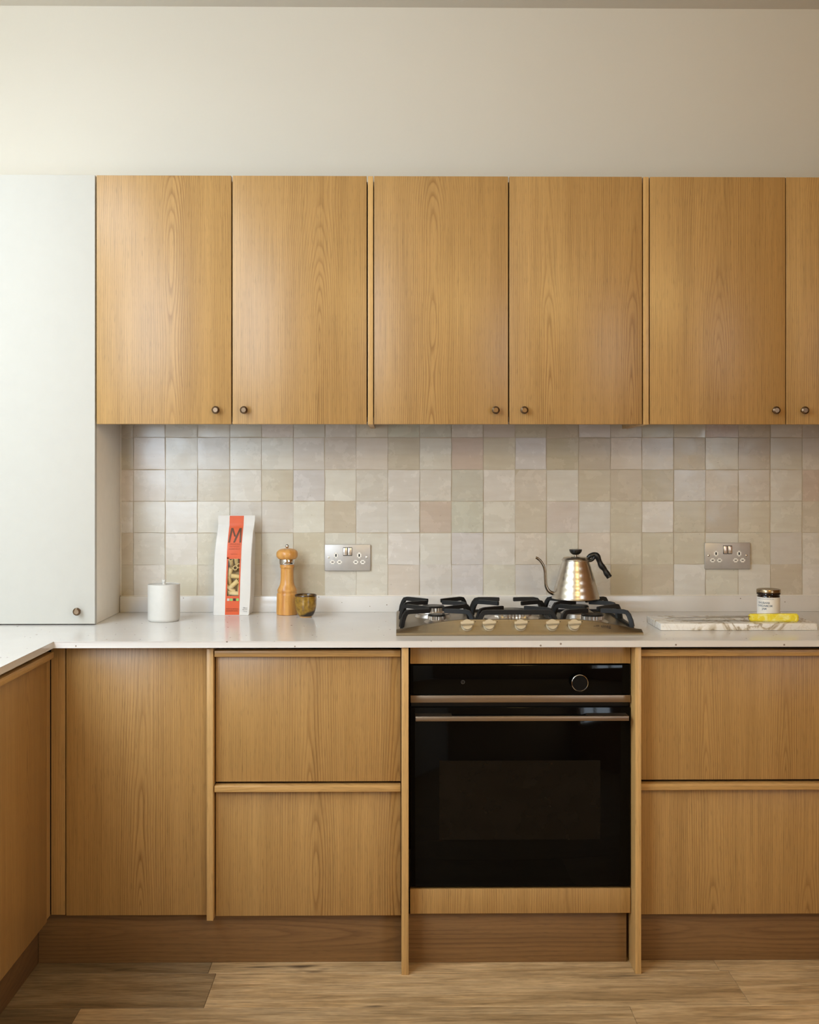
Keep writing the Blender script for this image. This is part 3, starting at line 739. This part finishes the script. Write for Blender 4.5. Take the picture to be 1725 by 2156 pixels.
def pan_support(x0, x1, fingers, cross=()):
    g = bmesh.new()
    for e in ((x0 - 0.004, x0 + 0.004, -0.446, -0.062), (x1 - 0.004, x1 + 0.004, -0.446, -0.062), (x0 + 0.004, x1 - 0.004, -0.070, -0.062)):
        bm_box(g, e[0] - HO.x, e[1] - HO.x, e[2] - HO.y, e[3] - HO.y, 0.0088, 0.0165)
    ps = link('pan_support', mesh_from(g, 'pan_support'), 'cast_iron', hob)
    for p0, p1 in fingers:
        for mirror in (0, 1):
            a, b = (p0, p1) if not mirror else ((x0 + x1 - p0[0], p0[1]), (x0 + x1 - p1[0], p1[1]))
            link('finger', bar_mesh((a[0] - HO.x, a[1] - HO.y), (b[0] - HO.x, b[1] - HO.y), 0.0100, 0.0122), 'cast_iron', ps)
    for yy in cross:
        link('cross_bar', bar_mesh((x0 - HO.x, yy - HO.y), (x1 - HO.x, yy - HO.y), 0.0105, 0.0130, both=True), 'cast_iron', ps)
    return ps
def four(x0): return [((x0, -0.080), (x0 + 0.082, -0.150)), ((x0, -0.245), (x0 + 0.080, -0.195)), ((x0, -0.275), (x0 + 0.084, -0.362)), ((x0, -0.442), (x0 + 0.082, -0.402))]
pan_support(0.010, 0.216, four(0.010))
pan_support(0.227, 0.452, [((0.227, -0.110), (0.318, -0.112)), ((0.227, -0.175), (0.305, -0.225)), ((0.227, -0.395), (0.308, -0.335))], cross=(-0.440,))
pan_support(0.463, 0.665, four(0.463))

# ================================================================== kettle
KX, KY, KZ = 0.5475, -0.172, WT + GT + 0.0004
ket = thing('kettle', (KX, KY, KZ), 'brushed steel gooseneck kettle with black handle on the hob', 'kettle')
body = [(0.0, 0.0), (0.066, 0.0), (0.0722, 0.0012), (0.0735, 0.0035), (0.0728, 0.0055), (0.0722, 0.0062)]
wavepts = []
for i in range(61):
    z = 0.0062 + (0.1185 - 0.0062) * i / 60; k_ = (z - 0.0062) / (0.1185 - 0.0062)
    mean = 0.0722 - 0.0040 * k_ - 0.0274 * k_ ** 1.12
    wavepts.append((mean + 0.00034 * math.sin(2 * PI * (z - 0.012) / 0.0215) * min(1.0, (1 - k_) * 5) * min(1.0, k_ * 8), z))
body += [(v[0], v[1]) for v in [Vector((q[0], q[1], 0)) for q in wavepts]][1:] + [(0.0, 0.1185)]
bd = lathe('body', body, 'kettle_steel', ket, n=64)
lid = lathe('lid', [(0.0, 0.1188), (0.0424, 0.1188), (0.0428, 0.1200), (0.0424, 0.1215), (0.0402, 0.1235), (0.0380, 0.1275), (0.034, 0.1298), (0.020, 0.1310), (0.0, 0.1312)], 'kettle_steel', ket, n=56)
lathe('knob_stem', [(0.0062, 0.1308), (0.0046, 0.1325), (0.0046, 0.1352), (0.0070, 0.1365), (0, 0.1365)], 'kettle_steel', lid, n=24)
lathe('lid_knob', [(0.0, 0.1366), (0.0085, 0.1368), (0.0130, 0.1395), (0.0165, 0.1430), (0.0188, 0.1475), (0.0198, 0.1520), (0.0194, 0.1530), (0.0, 0.1536)], 'black_plastic', lid, n=36)
sp = spline([(-0.050, 0, 0.0150), (-0.064, 0, 0.0162), (-0.080, 0, 0.0225), (-0.0900, 0, 0.0370), (-0.0930, 0, 0.0580), (-0.0950, 0, 0.0850), (-0.0990, 0, 0.1020), (-0.1080, 0, 0.1170), (-0.1180, 0, 0.1255), (-0.1230, 0, 0.1270)], 6)
link('spout', tube_mesh('spout', sp, [0.0066 - 0.0026 * min(1, i / (len(sp) * 0.55)) for i in range(len(sp))], 14), 'spout_steel', ket)
hp = spline([(0.036, 0, 0.1255), (0.045, 0, 0.1330), (0.056, 0, 0.1372), (0.066, 0, 0.1325), (0.0725, 0, 0.1180), (0.0785, 0, 0.1040), (0.0880, 0, 0.0930), (0.0940, 0, 0.0820), (0.1010, 0, 0.0720), (0.1045, 0, 0.0670)], 6)
hr = []
for i in range(len(hp)):
    u = i / (len(hp) - 1); hr.append((0.0056 + 0.003 * min(1, u / 0.3)) * (1 + 0.10 * math.sin(u * 26 - 1.0)) if u < 0.9 else 0.0092)
hr[-1] = 0.0045
hd = link('handle', tube_mesh('handle', hp, hr, 16, squash=1.15), 'black_plastic', ket)
link('handle_bracket', tube_mesh('handle_bracket', spline([(0.0400, 0, 0.1195), (0.047, 0, 0.1190), (0.054, 0, 0.1235), (0.058, 0, 0.1310)], 5), 0.0050, 12), 'black_plastic', hd)

# ================================================================== things on the worktop
# white canister
c = thing('canister', (-0.7115, -0.2015, WT + 0.0004), 'white ceramic lidded canister near the tall white cupboard', 'canister')
lathe('jar', [(0.0, 0.0), (0.0440, 0.0), (0.0458, 0.0015), (0.0478, 0.0055), (0.0482, 0.009), (0.0482, 0.1100), (0.0478, 0.1112), (0.0462, 0.1115), (0.0452, 0.1105), (0.0450, 0.1060), (0.0, 0.1060)], 'ceramic_white', c, n=64)
l = lathe('lid', [(0.0, 0.1062), (0.0446, 0.1062), (0.0446, 0.1090), (0.0436, 0.1096), (0.0, 0.1100)], 'ceramic_white', c, n=56)
lathe('lid_knob', [(0.0048, 0.1099), (0.0046, 0.1140), (0.0062, 0.1165), (0.0064, 0.1230), (0.0056, 0.1244), (0.0, 0.1246)], 'ceramic_white', l, n=28)

# pepper mill
S = 1.0 / 8003.0
def pz(y): return (1975 - y) * S
mill = thing('pepper_mill', (-0.3520, -0.0530, WT + 0.0004), 'turned golden wood pepper mill between the pasta bag and the cup', 'pepper mill')
lathe('base', [(0.0, 0.0), (0.0325, 0.0), (0.0338, 0.0015)] + [(v[0], v[1]) for v in spline([(0.0340, 0.004), (0.0336, 0.03), (0.0327, 0.06), (0.0323, pz(1455)), (0.0318, pz(1440))], 3)] + [(0.0300, pz(1428)), (0.0298, pz(1412))] + [(v[0], v[1]) for v in spline([(0.0306, pz(1402)), (0.0312, pz(1370)), (0.0306, pz(1345)), (0.0272, pz(1290)), (0.0232, pz(1220)), (0.0212, pz(1120)), (0.0204, pz(980)), (0.0201, pz(810))], 4)] + [(0.0208, pz(798)), (0.0224, pz(788)), (0.0228, pz(760)), (0.0224, pz(718)), (0.0214, pz(705)), (0.0, pz(705))], 'mill_wood', mill, n=56)
lathe('collar', [(0.0, pz(702)), (0.0238, pz(702)), (0.0244, pz(692)), (0.0247, pz(680)), (0.0247, pz(585)), (0.0243, pz(575)), (0.0, pz(575))], 'chrome', mill, n=56)
cap = lathe('cap', [(0.0, pz(572)), (0.0240, pz(572))] + [(v[0], v[1]) for v in spline([(0.0285, pz(562)), (0.0330, pz(510)), (0.0342, pz(450)), (0.0325, pz(385)), (0.0265, pz(335)), (0.0170, pz(308)), (0.0070, pz(300))], 5)] + [(0.0, pz(299))], 'mill_wood', mill, n=56)
lathe('finial', [(0.0030, pz(302)), (0.0030, pz(290))] + [(0.0064 * math.sin(a), pz(243) - 0.0064 * math.cos(a)) for a in [PI * (0.18 + 0.82 * i / 12) for i in range(12)]] + [(0.0, pz(243) + 0.0064)], 'chrome', cap, n=32)

# little cup
cup = thing('cup', (-0.2873, -0.1215, WT + 0.0004), 'small olive brown glazed cup in front of the pepper mill', 'cup')
outer = [(v[0], v[1]) for v in spline([(0.0190, 0.0030), (0.0232, 0.0062), (0.0282, 0.0150), (0.0318, 0.0280), (0.0335, 0.0420), (0.0340, 0.0560), (0.0338, 0.0675)], 4)]
bm_prof = outer + [(0.0326, 0.0685), (0.0316, 0.0660), (0.0318, 0.045), (0.0290, 0.024), (0.022, 0.010), (0.0, 0.008)]
lathe('bowl', [(0.0, 0.0031)] + bm_prof, 'cup_glaze', cup, n=56)
bm = bmesh.new(); N = 56; prof = [(0.0343, 0.0655), (0.0344, 0.0690), (0.0330, 0.0702), (0.0315, 0.0690), (0.0314, 0.0655)]
rg = [[bm.verts.new((r * math.cos(2 * PI * i / N), r * math.sin(2 * PI * i / N), z)) for r, z in prof] for i in range(N)]
for i in range(N):
    for j in range(5): bm.faces.new((rg[i][j], rg[(i + 1) % N][j], rg[(i + 1) % N][(j + 1) % 5], rg[i][(j + 1) % 5]))
link('rim', mesh_from(bm, 'rim', 0.9), 'cup_rim', cup)
lathe('foot', [(0.0, 0.0), (0.0180, 0.0), (0.0186, 0.0010), (0.0186, 0.0032), (0.0, 0.0032)], 'cup_foot', cup, n=40)

# pasta bag
BX, BY = -0.5255, -0.0440
bag = thing('pasta_bag', (BX, BY, WT + 0.0004), 'white paper pasta bag with an orange stripe and clear window', 'food bag')
BH = 0.3125
def bag_half_w(z):
    return 0.0575 + 0.0022 * math.sin(z / BH * PI * 1.1) + (0.0015 if z > 0.29 else 0)
def bag_half_d(z):
    if z < 0.20: return 0.0305 + 0.003 * math.sin(z / 0.2 * PI)
    if z < 0.283: k_ = (z - 0.20) / 0.083; return 0.0305 * (1 - k_ ** 1.5) + 0.0022 * k_ ** 1.5
    return 0.0016
def bag_off(z): return 0.0115 * z / BH - 0.001 + 0.0012 * math.sin(z * 26)
def bag_front(x, z):
    """y of the front face at (x measured from the middle, z)"""
    w = bag_half_w(z); d_ = bag_half_d(z); e = min(1.0, abs(x - bag_off(z)) / w)
    lean = 0.004 * (z / BH)
    return lean - d_ - 0.0030 * (1 - e ** 2) * (1 if z < 0.25 else max(0.0, (0.283 - z) / 0.033)) - 0.0008 * math.sin(z * 70 + x * 60) * (1 - e)
WZ0, WZ1 = 0.0610, 0.1780                              # window
def band_edges(z): c_ = 0.0010 + 0.0100 * z / BH - 0.0010; return (-0.0208 + c_ + 0.0006, 0.0258 + c_ - 0.0010)
def win_edges(z): a, b = band_edges(z); return a + 0.0048, b - 0.0040
bm = bmesh.new()
zl = sorted(set([0.0, 0.004, 0.02, 0.04, WZ0, WZ1, 0.20, 0.215, 0.23, 0.245, 0.26, 0.272, 0.283, 0.287, 0.30, BH] + [WZ0 + (WZ1 - WZ0) * i / 6 for i in range(7)]))
fr = []; bk = []
for z in zl:
    w = bag_half_w(z); o_ = bag_off(z); wa, wb = win_edges(z)
    if z == 0.0: w -= 0.002
    cols = [o_ - w, o_ - w * 0.96, o_ - w * 0.7, wa, (wa + wb) / 2, wb, o_ + w * 0.8, o_ + w * 0.96, o_ + w]
    row = []
    for i, x in enumerate(cols):
        y = bag_front(x, z)
        if i in (0, 8) and z < 0.283: y += 0.003
        row.append(bm.verts.new((x, y, z)))
    fr.append(row)
    d_ = bag_half_d(z); lean = 0.004 * (z / BH)
    row = []
    for i, x in enumerate((o_ + w, o_ + w + (0.002 if z < 0.25 else 0), o_ + w * 0.5, o_ - w * 0.5, o_ - w)):
        row.append(bm.verts.new((x - (0.0025 if i == 0 and z < 0.25 else 0), lean + (d_ * (0.35 if i == 0 else 1.0) if i < 4 else d_ * 0.9), z)))
    bk.append(row)
for k_ in range(len(zl) - 1):
    for i in range(8):
        if i in (3, 4) and zl[k_] >= WZ0 - 1e-6 and zl[k_ + 1] <= WZ1 + 1e-6: continue
        bm.faces.new((fr[k_][i], fr[k_][i + 1], fr[k_ + 1][i + 1], fr[k_ + 1][i]))
    loop0 = [fr[k_][8]] + bk[k_] + [fr[k_][0]]; loop1 = [fr[k_ + 1][8]] + bk[k_ + 1] + [fr[k_ + 1][0]]
    for i in range(len(loop0) - 1): bm.faces.new((loop0[i], loop0[i + 1], loop1[i + 1], loop1[i]))
bm.faces.new(fr[0] + bk[0]); 
paper = link('paper_body', mesh_from(bm, 'paper_body', 0.7), 'paper_white', bag)
# zig-zag cut along the top seal
bm = bmesh.new(); nz = 30; o_ = bag_off(BH); w = bag_half_w(BH); yy = 0.004 - 0.0008
prev = None
for i in range(nz * 2 + 1):
    x = o_ - w + 2 * w * i / (nz * 2); z = BH + (0.0022 if i % 2 else 0.0)
    a = bm.verts.new((x, yy, BH - 0.0005)); b = bm.verts.new((x, yy, z))
    if prev: bm.faces.new((prev[0], a, b, prev[1]))
    prev = (a, b)
bmesh.ops.remove_doubles(bm, verts=bm.verts[:], dist=1e-6)
link('serrated_edge', mesh_from(bm, 'serrated_edge'), 'paper_white', paper)
def drape(name, cells, mat, parent, eps=0.0005):
    """patch lying on the front of the bag; cells = list of (z, x0, x1) rows"""
    bm = bmesh.new(); rws = []
    for z, a, b in cells: rws.append([bm.verts.new((a + (b - a) * i / 4, bag_front(a + (b - a) * i / 4, z) - eps, z)) for i in range(5)])
    for p_, q_ in zip(rws[:-1], rws[1:]):
        for i in range(4): bm.faces.new((p_[i], p_[i + 1], q_[i + 1], q_[i]))
    return link(name, mesh_from(bm, name, 0.9), mat, parent)
# the orange stripe runs round the clear window: below, two sides, above
bm = bmesh.new()
def strip(za, zb, f0, f1, n_):
    rws = []
    for i in range(n_ + 1):
        z = za + (zb - za) * i / n_; a, b = f0(z), f1(z)
        rws.append([bm.verts.new((a + (b - a) * j / 4, bag_front(a + (b - a) * j / 4, z) - 0.0005, z)) for j in range(5)])
    for p_, q_ in zip(rws[:-1], rws[1:]):
        for j in range(4): bm.faces.new((p_[j], p_[j + 1], q_[j + 1], q_[j]))
be0 = lambda z: band_edges(z)[0]; be1 = lambda z: band_edges(z)[1]; we0 = lambda z: win_edges(z)[0]; we1 = lambda z: win_edges(z)[1]
strip(0.0012, WZ0, be0, be1, 8); strip(WZ0, WZ1, be0, we0, 12); strip(WZ0, WZ1, we1, be1, 12); strip(WZ1, 0.283, be0, be1, 14); strip(0.283, BH, be0, be1, 4)
bmesh.ops.remove_doubles(bm, verts=bm.verts[:], dist=1e-5)
band = link('orange_stripe', mesh_from(bm, 'orange_stripe', 0.9), 'print_orange', bag)
drape('clear_window', [(WZ0 + (WZ1 - WZ0) * i / 8, we0(WZ0 + (WZ1 - WZ0) * i / 8), we1(WZ0 + (WZ1 - WZ0) * i / 8)) for i in range(9)], 'clear_film', bag, 0.0002)
def bag_text(txt, size, cx_, z, mat, **kw):
    me = text_mesh(txt, size, **kw)
    for v in me.vertices:
        x = cx_ + v.co.x; zz = z + v.co.y; v.co = (x, bag_front(x, zz) - 0.0016, zz)
    return link('lettering', me, mat, band if mat != 'print_black' else paper)
def bag_poly(pts, mat, name='emblem', parent=None):
    bm = bmesh.new()
    for (ax, az), (bx_, bz), (cx_, cz), (dx, dz) in pts:      # each stroke a strip of short cells following the paper
        rws = []
        for i in range(9):
            k_ = i / 8; p_, q_ = (ax + (dx - ax) * k_, az + (dz - az) * k_), (bx_ + (cx_ - bx_) * k_, bz + (cz - bz) * k_)
            rws.append([bm.verts.new((x, bag_front(x, z) - 0.0016, z)) for x, z in (p_, q_)])
        for r0, r1 in zip(rws[:-1], rws[1:]): bm.faces.new((r0[0], r0[1], r1[1], r1[0]))
    return link(name, mesh_from(bm, name), mat, parent or band)
bc = lambda z: sum(band_edges(z)) / 2
# tall letter M with crossing strokes
m0, z0_, z1_ = bc(0.25), 0.2290, 0.2740
def q4(xa, za, xb, zb, w): return [(xa - w, za), (xa + w, za), (xb + w, zb), (xb - w, zb)]
bag_poly([q4(m0 - 0.0185, z0_, m0 - 0.0120, z1_, 0.0027), q4(m0 + 0.0165, z0_, m0 + 0.0165, z1_, 0.0024), q4(m0 - 0.0030, z0_, m0 + 0.0150, z1_, 0.0029), q4(m0 - 0.0005, z0_ + 0.0185, m0 - 0.0105, z1_, 0.0026)], 'print_brown')
bag_text('MANCINI', 0.0078, bc(0.224), 0.2238, 'print_brown_soft', spacing=1.05)
bag_text('PASTIFICIO', 0.0064, bc(0.216), 0.2165, 'print_brown_soft')
bag_text('AGRICOLO', 0.0070, bc(0.209), 0.2090, 'print_brown_soft')
bag_text('RIGATONI', 0.0044, bc(0.193), 0.1930, 'print_brown_soft')
for i, mt in enumerate(('print_pale', 'print_green', 'print_black', 'print_green')):
    x = we0(0.05) + 0.0006 + i * 0.0097
    bag_poly([[(x, 0.0455), (x + 0.0078, 0.0455), (x + 0.0078, 0.0535), (x, 0.0535)]], mt, 'symbol', band)
bag_text('PASTA DI SEMOLA', 0.0046, bc(0.02), 0.0200, 'print_brown', spacing=1.0)
bag_text('DI GRANO DURO', 0.0046, bc(0.014), 0.0142, 'print_brown')
bag_text('500 g e', 0.0046, bag_off(0.02) + 0.0435, 0.0235, 'print_black'); bag_text('NET WT.', 0.0042, bag_off(0.02) + 0.0430, 0.0178, 'print_black'); bag_text('17.6 oz', 0.0042, bag_off(0.02) + 0.0430, 0.0120, 'print_black')
# rigatoni behind the window
bm = bmesh.new(); N = 18; L = 0.017; prof = [(0.0052, -L), (0.0072, -L), (0.0072, L), (0.0052, L)]
rg = [[bm.verts.new((r * (1 + 0.025 * (i % 2)) * math.cos(2 * PI * i / N), r * (1 + 0.025 * (i % 2)) * math.sin(2 * PI * i / N), z)) for r, z in prof] for i in range(N)]
for i in range(N):
    for j in range(4): bm.faces.new((rg[i][j], rg[(i + 1) % N][j], rg[(i + 1) % N][(j + 1) % 4], rg[i][(j + 1) % 4]))
rig = mesh_from(bm, 'rigatoni', 0.9)
wcx = sum(win_edges(0.12)) / 2
for dx, z, tilt, turn, dy in ((-0.010, 0.1650, 0.75, 0.1, 0.0), (0.0085, 0.1680, 0.70, -0.05, 0.0), (0.004, 0.1450, 1.25, 0.35, -0.001), (0.0165, 0.1500, 1.2, -0.1, 0.007), (-0.0125, 0.1330, 0.25, 0.30, 0.0), (0.0085, 0.1215, 0.05, -1.45, 0.0),
                              (0.002, 0.0980, 0.1, 0.85, -0.001), (-0.0125, 0.0830, 0.15, -0.95, 0.003), (0.0165, 0.0960, 0.9, 0.2, 0.004), (0.004, 0.0680, 0.0, -1.50, 0.0), (-0.015, 0.1080, 0.3, -0.2, 0.006), (-0.016, 0.0650, 0.6, 0.2, 0.004), (0.018, 0.078, 0.2, 0.1, 0.006)):
    o = link('rigatoni', rig, 'pasta', bag)
    x = wcx + dx; o.location = (x, bag_front(x, z) + 0.0098 + 0.006 * math.sin(tilt) + dy, z); o.rotation_euler = (tilt, turn, 0)
box('pasta_fill', (BX - 0.022, BX + 0.030, BY - 0.004, BY + 0.012, WT + 0.05, WT + 0.19), 'pasta', bag)

# double sockets
def socket(x, z, label):
    t = thing('wall_socket', (x, 0.0095, z - 0.0425), label, 'socket', 'brushed steel double sockets on the splashback')
    Y0 = 0.0040
    pl = box('face_plate', (x - 0.0740, x + 0.0740, Y0, 0.0102, z - 0.0425, z + 0.0425), 'plate_steel', t, bevel=0.0012)
    for s in (-1, 1):
        r = box('rocker_switch', (x + s * 0.0075 - 0.0060, x + s * 0.0075 + 0.0060, Y0 - 0.0034, Y0 - 0.0001, z + 0.0080, z + 0.0320), 'chrome_satin', t, bevel=0.0009)
        for v in r.data.vertices:
            if v.co.z < 0 and v.co.y < 0: v.co.y -= 0.0014
        box('switch_slot', (x + s * 0.0075 - 0.0070, x + s * 0.0075 + 0.0070, Y0 - 0.0003, Y0 + 0.0004, z + 0.0060, z + 0.0335), 'oven_black', t)
        cxs = x + s * 0.0375
        for dx, dz, w, h, hw, hh in ((0.0, 0.0075, 0.0070, 0.0092, 0.0021, 0.0042), (-0.0112, -0.0142, 0.0084, 0.0066, 0.0034, 0.0020), (0.0112, -0.0142, 0.0084, 0.0066, 0.0034, 0.0020)):
            pi_ = box('pin_surround', (cxs + dx - w, cxs + dx + w, Y0 - 0.0008, Y0 + 0.0002, z + dz - h, z + dz + h), 'socket_white', t)
            bm = bmesh.new(); bm.from_mesh(pi_.data)
            bmesh.ops.bevel(bm, geom=[e for e in bm.edges if abs(e.verts[0].co.y - e.verts[1].co.y) > 1e-5], offset=0.0036, segments=4, affect='EDGES'); bm.to_mesh(pi_.data); bm.free()
            box('pin_hole', (cxs + dx - hw, cxs + dx + hw, Y0 - 0.0010, Y0 - 0.0006, z + dz - hh, z + dz + hh), 'oven_black' if dx == 0 else 'print_grey', pi_)
        sc_ = lathe('screw', [(0.0034, 0.0), (0.0034, 0.0006), (0.0026, 0.0011), (0.0, 0.0012)], 'chrome', t, Vector((x + s * 0.0615, Y0 - 0.0001, z + 0.0010)) - Vector(t.location), n=20, rot=(PI / 2, 0, 0))
simple('chrome_satin', (226, 220, 212), 0.28, 1.0, var=0.02)
socket(-0.1625, 1.0707, 'brushed steel double socket between the pepper mill and the hob')
socket(1.0695, 1.0755, 'brushed steel double socket above the jam jar')

# marble board
bdx0, bdx1, bdy0, bdy1 = 0.7480, 1.1955, -0.4340, -0.2550
tag(box('chopping_board', (bdx0, bdx1, bdy0, bdy1, WT + 0.0004, WT + 0.0200), 'marble', bevel=0.0014), 'white marble serving board with brown veins, right of the hob', 'board')
BZ = WT + 0.0204
# jam jar
jx, jy = 1.0980, -0.3080
jar = thing('jam_jar', (jx, jy, BZ), 'small labelled jam jar standing on the marble board', 'jar')
g = lathe('glass', [(0.0, 0.0), (0.0290, 0.0), (0.0318, 0.0022), (0.0325, 0.006), (0.0326, 0.0600), (0.0322, 0.0650), (0.0310, 0.0675), (0.0318, 0.0690), (0.0340, 0.0700), (0.0348, 0.0712), (0.0344, 0.0735), (0.0330, 0.0745), (0.0, 0.0745)], 'jam_glass', jar, n=56)
lathe('lid', [(0.0, 0.0747), (0.0338, 0.0747), (0.0350, 0.0758), (0.0352, 0.0775), (0.0346, 0.0800), (0.0346, 0.0830), (0.0338, 0.0846), (0.0322, 0.0850), (0.0300, 0.0842), (0.0, 0.0838)], 'jar_gold', jar, n=56)
bm = bmesh.new(); n = 40; a0, a1 = math.radians(-90 - 112), math.radians(-90 + 62); rg = []
for i in range(n + 1):
    a = a0 + (a1 - a0) * i / n; rg.append([bm.verts.new((0.0330 * math.cos(a), 0.0330 * math.sin(a), z)) for z in (0.0095, 0.0625)])
for i in range(n): bm.faces.new((rg[i][0], rg[i + 1][0], rg[i + 1][1], rg[i][1]))
lb = link('paper_label', mesh_from(bm, 'paper_label', 0.9), 'label_white', jar)
def jar_text(txt, size, z, cx_, bold=0.0):
    me = text_mesh(txt, size, bold=bold)
    for v in me.vertices:
        a = math.radians(-90) + (v.co.x + cx_) / 0.0333; v.co = (0.0333 * math.cos(a), 0.0333 * math.sin(a), z + v.co.y)
    link('lettering', me, 'label_ink', lb)
jar_text('LONDON BOROUGH OF JAM', 0.0040, 0.0580, -0.0215)
jar_text('RHUBARB', 0.0082, 0.0465, -0.0255, 0.0002); jar_text('CARDAMOM', 0.0082, 0.0378, -0.0235, 0.0002); jar_text('JAM', 0.0082, 0.0291, -0.0235, 0.0002)

# knife
kn = thing('knife', (1.0150, -0.3840, BZ), 'long knife with yellow marbled handle lying on the marble board', 'knife', rz=math.radians(-7.0))
bm = bmesh.new(); bm_box(bm, 0.0, 0.1375, -0.0125, 0.0125, 0.0004, 0.0232)
for v in bm.verts:
    k_ = v.co.x / 0.1375; v.co.y *= 0.9 + 0.14 * k_; v.co.z = 0.0004 + (v.co.z - 0.0004) * (0.90 + 0.13 * k_)
bmesh.ops.bevel(bm, geom=bm.edges[:], offset=0.0035, segments=3, affect='EDGES')
link('handle', mesh_from(bm, 'handle', 0.8), 'yellow_resin', kn)
bm = bmesh.new()
outl = [(0.002, 0.011), (-0.060, 0.0115), (-0.140, 0.010), (-0.200, 0.003), (-0.232, -0.009), (-0.205, -0.018), (-0.140, -0.024), (-0.060, -0.0255), (-0.012, -0.0255), (-0.010, -0.010), (0.002, -0.010)]
tp = [bm.verts.new((x, y, 0.0140 + 0.034 * x * 1.0 + (0.0009 if y > -0.015 else 0.0002))) for x, y in outl]; bt = [bm.verts.new((x, y, 0.0140 + 0.034 * x - (0.0009 if y > -0.015 else 0.0002))) for x, y in outl]
bm.faces.new(tp); bm.faces.new(bt)
for i in range(len(outl)): j = (i + 1) % len(outl); bm.faces.new((tp[i], tp[j], bt[j], bt[i]))
link('blade', mesh_from(bm, 'blade'), 'knife_blade', kn)
